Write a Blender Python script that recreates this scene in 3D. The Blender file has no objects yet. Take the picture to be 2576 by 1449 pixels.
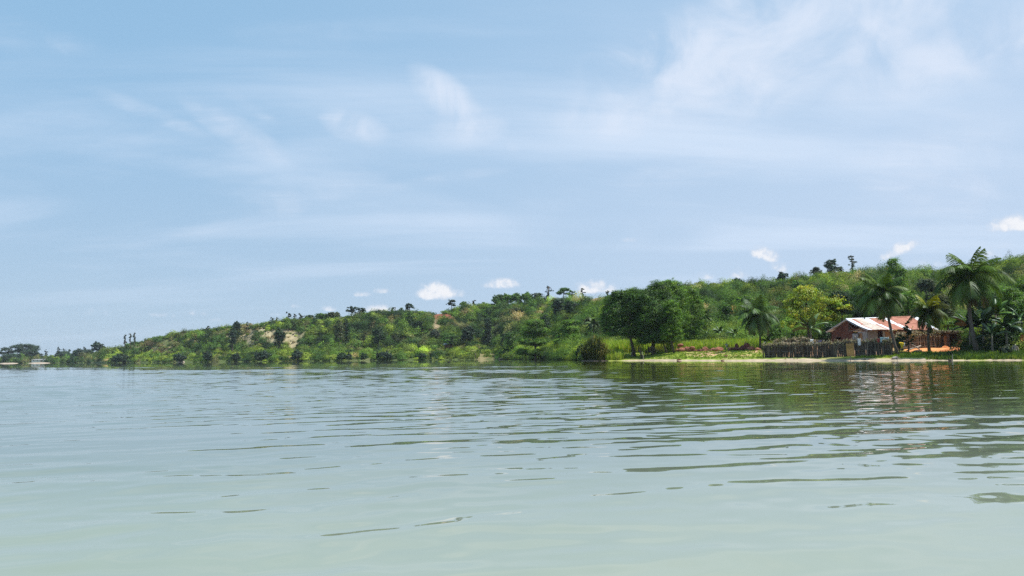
import bpy, bmesh, math, random
import numpy as np
from mathutils import Vector, Matrix
random.seed(3)
rng = np.random.default_rng(7)
SC = bpy.context.scene
COL = SC.collection
R = math.radians

# ------------------------------------------------------------------ camera
F_PX = 1930.0                       # focal length in units of a 2576 px wide picture
CAM_H = 1.15                        # seated in a low boat
PITCH, ROLL = R(5.10), R(0.67)
cam = bpy.data.cameras.new('camera'); cam.sensor_width = 36; cam.lens = F_PX / 2576 * 36
cam.clip_start = 0.1; cam.clip_end = 20000
cam_o = bpy.data.objects.new('camera', cam); COL.objects.link(cam_o)
V_F = Vector((0, math.cos(PITCH), math.sin(PITCH)))
V_R0 = Vector((1, 0, 0)); V_U0 = Vector((0, -math.sin(PITCH), math.cos(PITCH)))
V_R = math.cos(ROLL) * V_R0 - math.sin(ROLL) * V_U0
V_U = math.sin(ROLL) * V_R0 + math.cos(ROLL) * V_U0
m = Matrix((V_R, V_U, -V_F)).transposed().to_4x4(); m.translation = Vector((0, 0, CAM_H))
cam_o.matrix_world = m
SC.camera = cam_o
K = F_PX / math.cos(PITCH)

def ray(px, py):
    return V_F + ((px - 1288) / F_PX) * V_R + ((724.5 - py) / F_PX) * V_U
def unproj(px, py, y):
    d = ray(px, py); return Vector((0, 0, CAM_H)) + d * (y / d.y)
def hor(px):
    return 724.5 + F_PX * math.tan(PITCH) - (np.asarray(px) - 1288) * math.tan(ROLL)

# ------------------------------------------------------------------ light, exposure
SUN_EL, SUN_AZ = R(62), R(98)
SC.view_settings.view_transform = 'Standard'; SC.view_settings.look = 'None'
SC.view_settings.exposure = 0.3; SC.view_settings.gamma = 1.0
SC.cycles.use_denoising = False; SC.cycles.denoiser = 'OPENIMAGEDENOISE'; SC.cycles.denoising_prefilter = 'ACCURATE'
SC.cycles.max_bounces = 6; SC.cycles.diffuse_bounces = 3; SC.cycles.glossy_bounces = 3
SC.cycles.transmission_bounces = 3; SC.cycles.volume_bounces = 0; SC.cycles.transparent_max_bounces = 4
SC.cycles.sample_clamp_indirect = 6
sun = bpy.data.lights.new('sun', 'SUN'); sun.energy = 4.9; sun.angle = R(0.55); sun.color = (1.0, 0.955, 0.88)
sun_o = bpy.data.objects.new('sun', sun); COL.objects.link(sun_o)
S_DIR = Vector((math.sin(SUN_AZ) * math.cos(SUN_EL), math.cos(SUN_AZ) * math.cos(SUN_EL), math.sin(SUN_EL)))
sun_o.rotation_euler = S_DIR.to_track_quat('Z', 'Y').to_euler()

# ------------------------------------------------------------------ node helpers
class NT:
    def __init__(self, tree): self.t = tree; self.n = tree.nodes; self.l = tree.links
    def new(self, typ, **kw):
        x = self.n.new(typ)
        for k, v in kw.items(): setattr(x, k, v)
        return x
    def put(self, sock, v):
        if hasattr(v, 'is_output'): self.l.new(v, sock)
        else: sock.default_value = v
    def math(self, op, a, b=None, c=None, clamp=False):
        x = self.new('ShaderNodeMath', operation=op); x.use_clamp = clamp
        self.put(x.inputs[0], a)
        if b is not None: self.put(x.inputs[1], b)
        if c is not None: self.put(x.inputs[2], c)
        return x.outputs[0]
    def vmath(self, op, a, b=None, s=None):
        x = self.new('ShaderNodeVectorMath', operation=op)
        self.put(x.inputs[0], a)
        if b is not None: self.put(x.inputs[1], b)
        if s is not None: self.put(x.inputs['Scale'], s)
        return x.outputs[0]
    def mix(self, f, a, b, mode='MIX'):
        x = self.new('ShaderNodeMix', data_type='RGBA', blend_type=mode)
        self.put(x.inputs[0], f); self.put(x.inputs[6], a); self.put(x.inputs[7], b)
        return x.outputs[2]
    def noise(self, vec, scale, detail=4, rough=0.55, dist=0.0, dim='3D'):
        x = self.new('ShaderNodeTexNoise', noise_dimensions=dim)
        if vec is not None: self.l.new(vec, x.inputs['Vector'])
        x.inputs['Scale'].default_value = scale; x.inputs['Detail'].default_value = detail
        x.inputs['Roughness'].default_value = rough; x.inputs['Distortion'].default_value = dist
        return x.outputs['Fac']
    def sstep(self, v, lo, hi, to0=0.0, to1=1.0):
        x = self.new('ShaderNodeMapRange', interpolation_type='SMOOTHSTEP')
        self.put(x.inputs[0], v)
        for i, q in enumerate((lo, hi, to0, to1)): x.inputs[1 + i].default_value = q
        return x.outputs[0]

# ------------------------------------------------------------------ sky
W = bpy.data.worlds.new('World'); SC.world = W; W.use_nodes = True
w = NT(W.node_tree); w.n.clear()
SKY_S = 0.1
def c10(r, g, b): return (r / SKY_S, g / SKY_S, b / SKY_S, 1)
out = w.new('ShaderNodeOutputWorld'); bg = w.new('ShaderNodeBackground'); bg.inputs['Strength'].default_value = SKY_S
w.l.new(bg.outputs[0], out.inputs[0])
sky = w.new('ShaderNodeTexSky', sky_type='NISHITA'); sky.sun_disc = False
sky.sun_elevation = SUN_EL; sky.sun_rotation = SUN_AZ
sky.air_density = 1.0; sky.dust_density = 0.6; sky.ozone_density = 1.0
tc = w.new('ShaderNodeTexCoord'); D = tc.outputs['Generated']
sep = w.new('ShaderNodeSeparateXYZ'); w.l.new(D, sep.inputs[0])
dx_, dy_, dz_ = sep.outputs
az = w.math('ARCTAN2', dx_, dy_); el = w.math('ARCSINE', dz_)
def azel(px, py):
    d = ray(px, py).normalized(); return math.atan2(d.x, d.y), math.asin(d.z)
zc = w.math('MAXIMUM', dz_, 0.0)
# humid air whitens the sky towards the horizon and towards the right (the sun's side)
humid = w.mix(w.sstep(zc, 0.0, 0.42), c10(0.345, 0.475, 0.63), c10(0.27, 0.475, 0.685))
base = w.mix(w.sstep(zc, 0.0, 0.6, 0.86, 0.74), sky.outputs[0], humid)
side = w.math('MULTIPLY', w.sstep(az, -0.55, 0.6), w.sstep(zc, 0.9, 0.1), clamp=True)
base = w.mix(w.math('MULTIPLY', side, 0.75), base, c10(0.475, 0.58, 0.735))
# high thin cirrus on a plane far overhead
den = w.math('ADD', zc, 0.10)
cx = w.math('DIVIDE', dx_, den); cy = w.math('DIVIDE', dy_, den)
comb = w.new('ShaderNodeCombineXYZ'); w.l.new(cx, comb.inputs[0]); w.l.new(cy, comb.inputs[1])
mp = w.new('ShaderNodeMapping'); w.l.new(comb.outputs[0], mp.inputs[0])
mp.inputs['Rotation'].default_value = (0, 0, R(-52)); mp.inputs['Scale'].default_value = (0.42, 1.25, 1)
n1 = w.noise(mp.outputs[0], 0.85, 7, 0.56, 0.5)
mp2 = w.new('ShaderNodeMapping'); w.l.new(comb.outputs[0], mp2.inputs[0])
mp2.inputs['Rotation'].default_value = (0, 0, R(-20)); mp2.inputs['Scale'].default_value = (0.8, 1.0, 1); mp2.inputs['Location'].default_value = (3.1, 1.7, 0)
n2 = w.noise(mp2.outputs[0], 0.5, 6, 0.5, 0.35)
cir = w.math('MULTIPLY', w.sstep(n1, 0.41, 0.66), w.sstep(n2, 0.34, 0.58))
cir = w.math('MULTIPLY', cir, w.sstep(az, -0.75, 0.45, 0.50, 0.95))
cir = w.math('MULTIPLY', cir, w.sstep(zc, 0.03, 0.2, 0.35, 1.0))
skyc = w.mix(w.math('MULTIPLY', cir, 0.95), base, c10(0.545, 0.645, 0.785))
def field(lst, flat):
    acc = None
    for (px, py, hw, hh, st, rot) in lst:
        a0, e0 = azel(px, py); cw, ch = hw / F_PX, hh / F_PX
        dx = w.math('SUBTRACT', az, a0); dy = w.math('SUBTRACT', el, e0)
        if rot:
            c, s = math.cos(R(rot)), math.sin(R(rot))
            rx = w.math('MULTIPLY_ADD', dx, c, w.math('MULTIPLY', dy, s))
            dy = w.math('MULTIPLY_ADD', dx, -s, w.math('MULTIPLY', dy, c)); dx = rx
        qx = w.math('DIVIDE', dx, cw); qy = w.math('DIVIDE', dy, ch)
        if flat > 1: qy = w.math('MAXIMUM', qy, w.math('MULTIPLY', qy, -flat))
        r2 = w.math('MULTIPLY_ADD', qx, qx, w.math('MULTIPLY', qy, qy))
        f = w.math('MULTIPLY', w.math('SUBTRACT', 1.0, r2, clamp=True), st)
        acc = f if acc is None else w.math('MAXIMUM', acc, f)
    return acc
# broad ragged wisps of altocumulus
wis = field([(1130, 250, 150, 60, 1.0, -35), (1180, 320, 120, 70, .75, 0), (895, 318, 110, 50, .75, -15), (600, 335, 180, 46, .6, -28),
             (380, 285, 200, 26, .4, -17), (620, 262, 110, 24, .35, -28), (1560, 245, 210, 130, .75, 20), (1660, 262, 45, 24, .7, 25), (1900, 110, 520, 190, 1.15, 10),
             (2150, 60, 360, 150, .95, 0), (2430, 130, 380, 110, .9, 5), (1290, 375, 30, 30, .4, 40), (760, 500, 400, 60, .4, 20), (1150, 445, 420, 26, .35, 10),
             (2380, 420, 330, 170, .45, 10), (1700, 440, 500, 60, .3, 8), (60, 95, 190, 60, .35, 0), (760, 90, 300, 60, .3, 5), (2480, 470, 90, 60, .5, 10)], 1)
nw = w.noise(D, 11, 7, 0.56, 0.6)
nw2 = w.noise(mp.outputs[0], 3.2, 6, 0.6, 1.2)
wis2 = w.math('ADD', wis, w.math('MULTIPLY', w.math('SUBTRACT', nw2, 0.5), 0.9))
wa = w.math('MULTIPLY', w.math('MULTIPLY', w.sstep(wis2, 0.05, 1.05), w.sstep(wis, 0.0, 0.3)), w.sstep(nw, 0.28, 0.70))
skyc = w.mix(w.math('MULTIPLY', wa, 0.76), skyc, c10(0.645, 0.70, 0.805))
# fair-weather cumulus low over the hills
cum = field([(1100, 742, 74, 42, 1.0, 0), (1262, 719, 56, 28, .95, 0), (1495, 730, 74, 32, .95, 0), (1925, 648, 48, 34, .95, -20), (1950, 670, 42, 34, .6, -40),
             (1778, 697, 38, 22, .55, 0), (1856, 694, 32, 26, .62, 0), (2268, 632, 64, 28, .85, 22), (2330, 668, 50, 24, .5, 0), (2550, 572, 66, 36, .85, 0),
             (2500, 640, 54, 30, .45, 0), (912, 742, 36, 15, .62, 0), (957, 735, 28, 14, .6, 0), (955, 780, 52, 20, .8, 0), (826, 780, 30, 14, .65, 0),
             (745, 772, 20, 9, .42, 0), (500, 790, 42, 15, .52, 0), (245, 787, 66, 18, .28, 0), (405, 795, 34, 13, .38, 0), (1580, 606, 34, 14, .4, 0), (2095, 694, 60, 22, .6, 0),
             (540, 805, 26, 9, .35, 0), (690, 792, 30, 10, .4, 0)], 2.6)
nc = w.noise(D, 75, 7, 0.6, 0.3)
cd = w.math('ADD', cum, w.math('MULTIPLY', w.math('SUBTRACT', nc, 0.5), 2.0))
gate = w.sstep(cum, 0.0, 0.12)
ca = w.math('MULTIPLY', w.math('MULTIPLY', w.sstep(cd, 0.10, 0.95), gate), w.sstep(cum, 0.05, 0.75, 0.45, 0.97))
ccol = w.mix(w.sstep(cd, 0.3, 1.1), c10(0.53, 0.60, 0.71), c10(0.745, 0.755, 0.785))
skyc = w.mix(ca, skyc, ccol)
w.l.new(skyc, bg.inputs['Color'])

# ------------------------------------------------------------------ object helpers
def empty(name, label, cat, loc, rotz=0.0, group=None):
    o = bpy.data.objects.new(name, None); COL.objects.link(o)
    o.location = loc; o.rotation_euler = (0, 0, rotz); o.empty_display_size = 0.3
    o['label'] = label; o['category'] = cat
    if group: o['group'] = group
    return o
def tag(o, label, cat, group=None, kind=None):
    if label: o['label'] = label
    if cat: o['category'] = cat
    if group: o['group'] = group
    if kind: o['kind'] = kind
    return o
def mesh_np(name, V, Q=None, T=None, mat=None, parent=None, col=None, smooth=False, off=(0, 0, 0)):
    """V (n,3), quads (m,4), tris (k,3), per-vertex colour (n,3); vertices in world space minus off"""
    V = np.asarray(V, np.float32) - np.asarray(off, np.float32)
    Q = np.zeros((0, 4), np.int32) if Q is None else np.asarray(Q, np.int32)
    T = np.zeros((0, 3), np.int32) if T is None else np.asarray(T, np.int32)
    me = bpy.data.meshes.new(name)
    me.vertices.add(len(V)); me.vertices.foreach_set('co', V.ravel())
    nl = Q.size + T.size; me.loops.add(nl)
    me.loops.foreach_set('vertex_index', np.concatenate([Q.ravel(), T.ravel()]))
    me.polygons.add(len(Q) + len(T))
    st = np.concatenate([np.arange(len(Q)) * 4, Q.size + np.arange(len(T)) * 3]).astype(np.int32)
    me.polygons.foreach_set('loop_start', st)
    me.update(calc_edges=True)
    if col is not None:
        a = me.color_attributes.new('tint', 'FLOAT_COLOR', 'POINT')
        c4 = np.ones((len(V), 4), np.float32); c4[:, :3] = col; a.data.foreach_set('color', c4.ravel())
    if smooth: me.polygons.foreach_set('use_smooth', np.ones(len(me.polygons), bool))
    if mat:
        for mm in (mat if isinstance(mat, (list, tuple)) else [mat]): me.materials.append(mm)
    o = bpy.data.objects.new(name, me); COL.objects.link(o)
    if parent: o.parent = parent
    return o
class MB:
    """collects simple solids in local coordinates and links them as one mesh"""
    def __init__(s): s.v = []; s.f = []; s.m = []
    def add(s, vs, fs, mi=0):
        b = len(s.v); s.v += [tuple(p) for p in vs]; s.f += [tuple(b + i for i in f) for f in fs]; s.m += [mi] * len(fs); return s
    def box(s, x0, x1, y0, y1, z0, z1, mi=0):
        vs = [(x, y, z) for z in (z0, z1) for y in (y0, y1) for x in (x0, x1)]
        return s.add(vs, [(0, 2, 3, 1), (4, 5, 7, 6), (0, 1, 5, 4), (2, 6, 7, 3), (0, 4, 6, 2), (1, 3, 7, 5)], mi)
    def hexa(s, b4, t4, mi=0):
        return s.add(list(b4) + list(t4), [(3, 2, 1, 0), (4, 5, 6, 7), (0, 1, 5, 4), (1, 2, 6, 5), (2, 3, 7, 6), (3, 0, 4, 7)], mi)
    def tube(s, pts, rad, n=7, mi=0):
        pts = [Vector(p) for p in pts]; rings = []
        if not hasattr(rad, '__len__'): rad = [rad] * len(pts)
        for i, p in enumerate(pts):
            t = (pts[min(i + 1, len(pts) - 1)] - pts[max(i - 1, 0)]).normalized()
            a = t.cross(Vector((0.31, 0.94, 0.12))).normalized(); b = t.cross(a)
            rings.append([p + rad[i] * (math.cos(2 * math.pi * k / n) * a + math.sin(2 * math.pi * k / n) * b) for k in range(n)])
        vs = [q for r_ in rings for q in r_]; fs = []
        for i in range(len(pts) - 1):
            for k in range(n): fs.append((i * n + k, i * n + (k + 1) % n, (i + 1) * n + (k + 1) % n, (i + 1) * n + k))
        fs.append(tuple(range(n - 1, -1, -1))); fs.append(tuple((len(pts) - 1) * n + k for k in range(n)))
        return s.add(vs, fs, mi)
    def torus(s, c, R0, r0, axis='x', n=18, k=7, mi=0):
        vs, fs = [], []
        for i in range(n):
            a = 2 * math.pi * i / n
            for j in range(k):
                b = 2 * math.pi * j / k; rr = R0 + r0 * math.cos(b)
                u, v, t = rr * math.cos(a), rr * math.sin(a), r0 * math.sin(b)
                vs.append((c[0] + t, c[1] + u, c[2] + v) if axis == 'x' else (c[0] + u, c[1] + t, c[2] + v))
                fs.append((i * k + j, ((i + 1) % n) * k + j, ((i + 1) % n) * k + (j + 1) % k, i * k + (j + 1) % k))
        return s.add(vs, fs, mi)
    def build(s, name, mat, parent=None, smooth=False):
        me = bpy.data.meshes.new(name); me.from_pydata(s.v, [], s.f)
        for mm in (mat if isinstance(mat, (list, tuple)) else [mat]): me.materials.append(mm)
        me.polygons.foreach_set('material_index', s.m)
        if smooth: me.polygons.foreach_set('use_smooth', [True] * len(s.f))
        me.update(); o = bpy.data.objects.new(name, me); COL.objects.link(o)
        if parent: o.parent = parent
        return o

# ------------------------------------------------------------------ materials
def new_mat(name):
    ma = bpy.data.materials.new(name); ma.use_nodes = True; t = NT(ma.node_tree); t.n.clear()
    o = t.new('ShaderNodeOutputMaterial'); return ma, t, o
def solid(name, a, b=None, scale=3.0, rough=0.8, metal=0.0, detail=5, stretch=None, bump=0.0, spec=0.3, lo=0.35, hi=0.65):
    ma, t, o = new_mat(name); p = t.new('ShaderNodeBsdfPrincipled'); t.l.new(p.outputs[0], o.inputs[0])
    p.inputs['Roughness'].default_value = rough; p.inputs['Metallic'].default_value = metal; p.inputs['Specular IOR Level'].default_value = spec
    tcx = t.new('ShaderNodeTexCoord').outputs['Object']
    if stretch:
        mpn = t.new('ShaderNodeMapping'); t.l.new(tcx, mpn.inputs[0]); mpn.inputs['Scale'].default_value = stretch; tcx = mpn.outputs[0]
    n = t.noise(tcx, scale, detail, 0.6)
    b = b or tuple(q * 0.6 for q in a)
    c = t.mix(t.sstep(n, lo, hi), (*a, 1), (*b, 1)); t.l.new(c, p.inputs['Base Color'])
    if bump:
        bn = t.new('ShaderNodeBump'); bn.inputs['Strength'].default_value = bump; t.l.new(n, bn.inputs['Height']); t.l.new(bn.outputs[0], p.inputs['Normal'])
    return ma
def foliage(name, trans=0.35, gloss=0.06, rough=0.45):
    ma, t, o = new_mat(name)
    at = t.new('ShaderNodeAttribute', attribute_name='tint').outputs['Color']
    n = t.noise(t.new('ShaderNodeTexCoord').outputs['Object'], 0.9, 3, 0.6)
    c = t.mix(1.0, at, t.mix(t.sstep(n, 0.3, 0.7), (0.75, 0.8, 0.75, 1), (1.2, 1.15, 1.1, 1)), 'MULTIPLY')
    d = t.new('ShaderNodeBsdfDiffuse'); t.l.new(c, d.inputs[0])
    tr = t.new('ShaderNodeBsdfTranslucent'); t.l.new(t.mix(1.0, c, (1.25, 1.2, 0.5, 1), 'MULTIPLY'), tr.inputs[0])
    mx = t.new('ShaderNodeMixShader'); mx.inputs[0].default_value = trans; t.l.new(d.outputs[0], mx.inputs[1]); t.l.new(tr.outputs[0], mx.inputs[2])
    g = t.new('ShaderNodeBsdfGlossy'); g.inputs['Roughness'].default_value = rough; g.inputs[0].default_value = (0.8, 0.85, 0.9, 1)
    m2 = t.new('ShaderNodeMixShader'); m2.inputs[0].default_value = gloss; t.l.new(mx.outputs[0], m2.inputs[1]); t.l.new(g.outputs[0], m2.inputs[2])
    t.l.new(m2.outputs[0], o.inputs[0]); return ma
M = {}
M['leaf'] = foliage('broad_leaf', 0.35, 0.03, 0.5); M['scrub'] = foliage('scrub_leaf', 0.3, 0.015, 0.6); M['grass'] = foliage('grass_blade', 0.4, 0.02, 0.5)
M['palm'] = foliage('palm_leaf', 0.3, 0.02, 0.45); M['banana'] = foliage('banana_leaf', 0.3, 0.06, 0.4); M['straw'] = foliage('dry_straw', 0.15, 0.02, 0.7)
M['bark'] = solid('dark_bark', (0.06, 0.045, 0.035), (0.11, 0.09, 0.07), 4, 0.9, bump=0.4)
M['pale_bark'] = solid('pale_bark', (0.26, 0.23, 0.19), (0.13, 0.11, 0.09), 5, 0.9, bump=0.4)
M['palm_bark'] = solid('palm_bark', (0.16, 0.13, 0.11), (0.07, 0.058, 0.05), 4, 0.9, stretch=(1, 1, 5), bump=0.4)
M['white_metal'] = solid('bare_roofing_metal', (0.80, 0.83, 0.88), (0.50, 0.47, 0.46), 2.2, 0.42, 0.25, lo=0.5, hi=0.75, stretch=(2.2, .4, .4))
M['cream_metal'] = solid('weathered_roofing', (0.60, 0.53, 0.45), (0.42, 0.33, 0.27), 2.0, 0.6, 0.05)
M['rust_metal'] = solid('rusted_roofing', (0.46, 0.20, 0.13), (0.27, 0.095, 0.06), 2.2, 0.75, stretch=(2.2, .35, .35))
M['mud'] = solid('red_mud_wall', (0.17, 0.065, 0.042), (0.10, 0.04, 0.03), 2.5, 0.95, bump=0.3)
M['cement'] = solid('grey_cement_board', (0.36, 0.35, 0.34), (0.25, 0.24, 0.23), 2.5, 0.9)
M['plank'] = solid('grey_brown_planks', (0.27, 0.23, 0.20), (0.17, 0.14, 0.12), 3, 0.9, stretch=(0.4, 0.4, 7), bump=0.3)
M['door'] = solid('brown_wood', (0.40, 0.22, 0.10), (0.20, 0.10, 0.05), 3, 0.8, stretch=(6, 6, 0.6))
M['dark_wood'] = solid('old_dark_wood', (0.08, 0.06, 0.05), (0.13, 0.10, 0.08), 4, 0.9)
M['rail'] = solid('sun_bleached_pole', (0.20, 0.175, 0.145), (0.12, 0.10, 0.085), 6, 0.9)
M['rock'] = solid('red_brown_rock', (0.34, 0.15, 0.09), (0.20, 0.08, 0.055), 2.0, 0.95, bump=0.5)
M['dark_rock'] = solid('dark_maroon_rock', (0.11, 0.04, 0.035), (0.17, 0.065, 0.05), 2.0, 0.95, bump=0.5)
M['clay'] = solid('orange_clay', (0.62, 0.25, 0.09), (0.45, 0.15, 0.06), 1.5, 0.95, bump=0.4)
M['mat'] = solid('woven_straw_mat', (0.45, 0.29, 0.10), (0.28, 0.16, 0.06), 4, 0.9, stretch=(6, 6, 1))
M['white_cloth'] = solid('white_cloth', (0.82, 0.83, 0.86), (0.7, 0.71, 0.75), 3, 0.9)
M['tan_cloth'] = solid('tan_cloth', (0.42, 0.29, 0.18), (0.3, 0.2, 0.12), 3, 0.9)
M['purple_cloth'] = solid('blue_violet_cloth', (0.15, 0.14, 0.34), (0.10, 0.09, 0.24), 3, 0.9)
M['blue_cloth'] = solid('faded_blue_cloth', (0.17, 0.33, 0.42), (0.40, 0.50, 0.55), 3.5, 0.9, lo=0.48, hi=0.62)
M['red_cloth'] = solid('red_cloth', (0.40, 0.07, 0.07), (0.28, 0.05, 0.05), 3, 0.9)
M['yellow_cloth'] = solid('yellow_cloth', (0.72, 0.52, 0.02), (0.5, 0.36, 0.02), 3, 0.85)
M['black'] = solid('black_rubber', (0.02, 0.02, 0.022), (0.03, 0.03, 0.03), 3, 0.6)
M['metal'] = solid('dull_steel', (0.45, 0.45, 0.46), (0.3, 0.3, 0.3), 3, 0.35, 0.8)
M['paint'] = solid('dark_red_paint', (0.10, 0.015, 0.015), (0.07, 0.01, 0.01), 3, 0.35)
M['skin'] = solid('dark_brown_skin', (0.085, 0.045, 0.028), (0.07, 0.036, 0.022), 6, 0.55)
M['hair'] = solid('black_hair', (0.012, 0.011, 0.01), (0.02, 0.018, 0.016), 9, 0.8)
M['boat'] = solid('tarred_boat_wood', (0.045, 0.042, 0.04), (0.09, 0.085, 0.08), 2, 0.8)
M['drift'] = solid('grey_driftwood', (0.42, 0.38, 0.33), (0.27, 0.23, 0.2), 4, 0.9)
M['wall_white'] = solid('whitewash', (0.78, 0.76, 0.70), (0.62, 0.59, 0.52), 1.0, 0.9)
M['roof_grey'] = solid('grey_roof_sheet', (0.33, 0.33, 0.34), (0.22, 0.22, 0.23), 1.0, 0.7)
M['bird'] = solid('black_feathers', (0.015, 0.015, 0.018), (0.03, 0.03, 0.03), 8, 0.6)

# ------------------------------------------------------------------ terrain
U_S = [-1500, -400, 0, 130, 230, 260, 420, 640, 1000, 1240, 1300, 1400, 1470, 1530, 1600, 1800, 1920, 2100, 2300, 2576, 2900, 3300, 4200]
Y_S = [900, 840, 790, 760, 700, 560, 470, 411, 366, 338, 300, 239, 193, 160, 156, 131, 121, 108, 99, 89, 79, 68, 52]
U_C = [-1500, 0, 200, 262, 330, 400, 480, 560, 640, 720, 800, 900, 1000, 1100, 1200, 1300, 1400, 1500, 1600, 1700, 1800, 1900, 2000, 2100, 2200, 2300, 2400, 2500, 2576, 2900, 4200]
PYC = [905, 907, 905, 889, 869, 854, 840, 830, 824, 814, 810, 800, 794, 789, 781, 774, 766, 760, 756, 747, 741, 735, 727, 719, 714, 711, 705, 694, 680, 634, 560]
U_Y = [-1500, 0, 215, 262, 420, 640, 1000, 1290, 1600, 2000, 2300, 2576, 3000, 4200]
Y_C = [1100, 900, 800, 650, 560, 505, 485, 500, 430, 345, 305, 275, 260, 230]
def ss(a, b, x):
    t = np.clip((np.asarray(x, float) - a) / (b - a), 0, 1); return t * t * (3 - 2 * t)
def fbm2(x, y, seed=0, octv=4, wl=60.0):
    g = np.random.default_rng(100 + seed); s = 0; a = 1.0; tot = 0
    for o in range(octv):
        for _ in range(3):
            th = g.uniform(0, 2 * np.pi); k = 2 * np.pi / (wl * g.uniform(.75, 1.3)); s = s + a * np.sin(k * (x * np.cos(th) + y * np.sin(th)) + g.uniform(0, 7)); tot += a * .7
        wl /= 2.1; a *= .55
    return s / tot
def y_shore(u):
    u = np.asarray(u, float); b = np.interp(u, U_S, Y_S)
    return b + 0.006 * b * (np.sin(u * .043 + 1) + .7 * np.sin(u * .101 + 2) + .4 * np.sin(u * .27))
def uu(x, y): return 1288 + K * np.asarray(x) / np.asarray(y)
def gz(x, y):
    x = np.asarray(x, float); y = np.asarray(y, float); u = uu(x, np.maximum(y, 1))
    Ys = y_shore(u); d = y - Ys; rt = ss(1380, 1520, u)
    zl = np.interp(d, [-60, -15, 0, 3, 15, 60], [-6, -1.2, -.02, .6, 2, 6.0])
    zr = np.interp(d, [-60, -15, 0, 5, 10, 18, 32, 70], [-6, -1.0, -.02, .38, .75, 1.6, 2.2, 4.5])
    far = ss(280, 220, u); zl = zl * (1 - far) + far * np.interp(d, [-60, -15, 0, 5, 60], [-6, -1.2, -.02, .8, 2.2])
    zf_l = 6.0 * (1 - far) + 2.2 * far
    low = zl * (1 - rt) + zr * rt; zf = zf_l * (1 - rt) + 4.5 * rt; Yf = Ys + 60 * (1 - rt) + 70 * rt
    Yc = np.maximum(np.interp(u, U_Y, Y_C), Yf + 40); zc_ = CAM_H + (hor(u) - np.interp(u, U_C, PYC)) * Yc / F_PX
    t = np.clip((y - Yf) / (Yc - Yf), 0, 1); h = zf + (zc_ - zf) * (1 - (1 - t) ** 1.6)
    h = np.where(y > Yf, h, low)
    env = ss(0.03, .3, t) * (1 - .75 * ss(.8, 1.05, t)) * (1 - far)
    return h + env * 2.2 * fbm2(x, y, 1, 3, 55)
def P(px, y):
    x = (px - 1288) / K * y; return Vector((x, y, float(gz(x, y))))
def ztop(px, py, y): return unproj(px, py, y).z
def py_of(x, y, z): return hor(uu(x, y)) - (z - CAM_H) * K / y

us = np.unique(np.concatenate([np.arange(-1500, -400, 40), np.arange(-400, 1480, 8), np.arange(1480, 2700, 5), np.arange(2700, 4200, 40)])).astype(float)
rows_d = np.array([-60, -30, -12, -5, -2, -.8, 0, .6, 1.2, 2, 3, 4, 5, 6, 7, 8.5, 10, 11.5, 13, 14.5, 16, 18, 20, 22, 24, 26, 28.5, 31, 34, 38, 42, 47, 53, 60])
rows_t = np.concatenate([np.linspace(.02, 1.0, 46), [1.05, 1.12, 1.25, 1.5, 2.2, 4, 9]])
Uv = us[:, None]; Ysv = y_shore(us)[:, None]; Yfv = Ysv + 60 + 10 * ss(1380, 1520, Uv); Ycv = np.maximum(np.interp(us, U_Y, Y_C)[:, None], Yfv + 40)
Yg = np.concatenate([Ysv + rows_d[None], Yfv + rows_t[None] * (Ycv - Yfv)], 1)
Yg[:, 0] = np.minimum(Yg[:, 0], Ysv[:, 0] - 40)
Xg = (Uv - 1288) / K * Yg; Zg = gz(Xg, Yg)
nu, nr = Xg.shape
idx = np.arange(nu * nr).reshape(nu, nr)
Qg = np.stack([idx[:-1, :-1], idx[1:, :-1], idx[1:, 1:], idx[:-1, 1:]], -1).reshape(-1, 4)
xs, ys, zs = Xg.ravel(), Yg.ravel(), Zg.ravel(); ug = uu(xs, ys); dg = ys - y_shore(ug); pg = py_of(xs, ys, zs)
nz = fbm2(xs, ys, 5, 4, 9); nzb = fbm2(xs, ys, 6, 3, 40)
C = lambda *c: np.array(c, float)
def lerp(a, b, f): return a + (b - a) * np.asarray(f)[:, None]
col = np.tile(C(.075, .105, .03), (len(xs), 1))
col = lerp(col, C(.20, .19, .085), ss(.0, .8, nzb) * .6)
rt = ss(1490, 1540, ug)
lawn = rt * (1 - ss(40, 48, dg)); col = lerp(col, C(.22, .285, .04), lawn)
col = lerp(col, C(.36, .29, .15), lawn * ss(.1, .6, nz) * .6)
patch = rt * ss(1700, 1780, ug) * ss(1925, 1905, ug) * ss(8, 11, dg + nz * 1.5) * ss(24, 18, dg); col = lerp(col, C(.56, .36, .22), patch * ss(-.5, .3, nz))
sand_w = np.interp(ug, [1500, 1560, 1600, 1650, 1760, 1900, 2240, 2330, 2400, 2600], [0, .8, 2.6, 3.6, 1.5, 2.6, 4.2, 2.9, 1.2, .9])
sand = ss(1505, 1530, ug) * ss(0.7, -.3, dg - sand_w + nz * 2.2); col = lerp(col, C(.43, .345, .255), sand); col = lerp(col, C(.27, .21, .15), ss(1500, 1530, ug) * ss(.55, .2, dg + nz * .25) * .8)
yard = ss(1945, 1960, ug) * ss(2260, 2240, ug) * ss(7, 8, dg) * ss(45, 38, dg); col = lerp(col, C(.34, .2, .12), yard)
dirt = ss(2262, 2285, ug + nz * 8) * ss(2448, 2436, ug + nz * 6) * ss(11.5, 13.5, dg + nz * 1.2) * ss(44, 36, dg); col = lerp(col, C(.66, .29, .115), dirt)
dirt2 = ss(2535, 2555, ug + nz * 6) * ss(11.5, 13, dg + nz) * ss(44, 36, dg); col = lerp(col, C(.62, .26, .08), dirt2)
beachl = ss(1185, 1205, ug) * ss(1262, 1250, ug) * ss(24, 18, dg); col = lerp(col, C(.30, .23, .12), beachl * ss(-.6, .3, nz) * .7)
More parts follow.
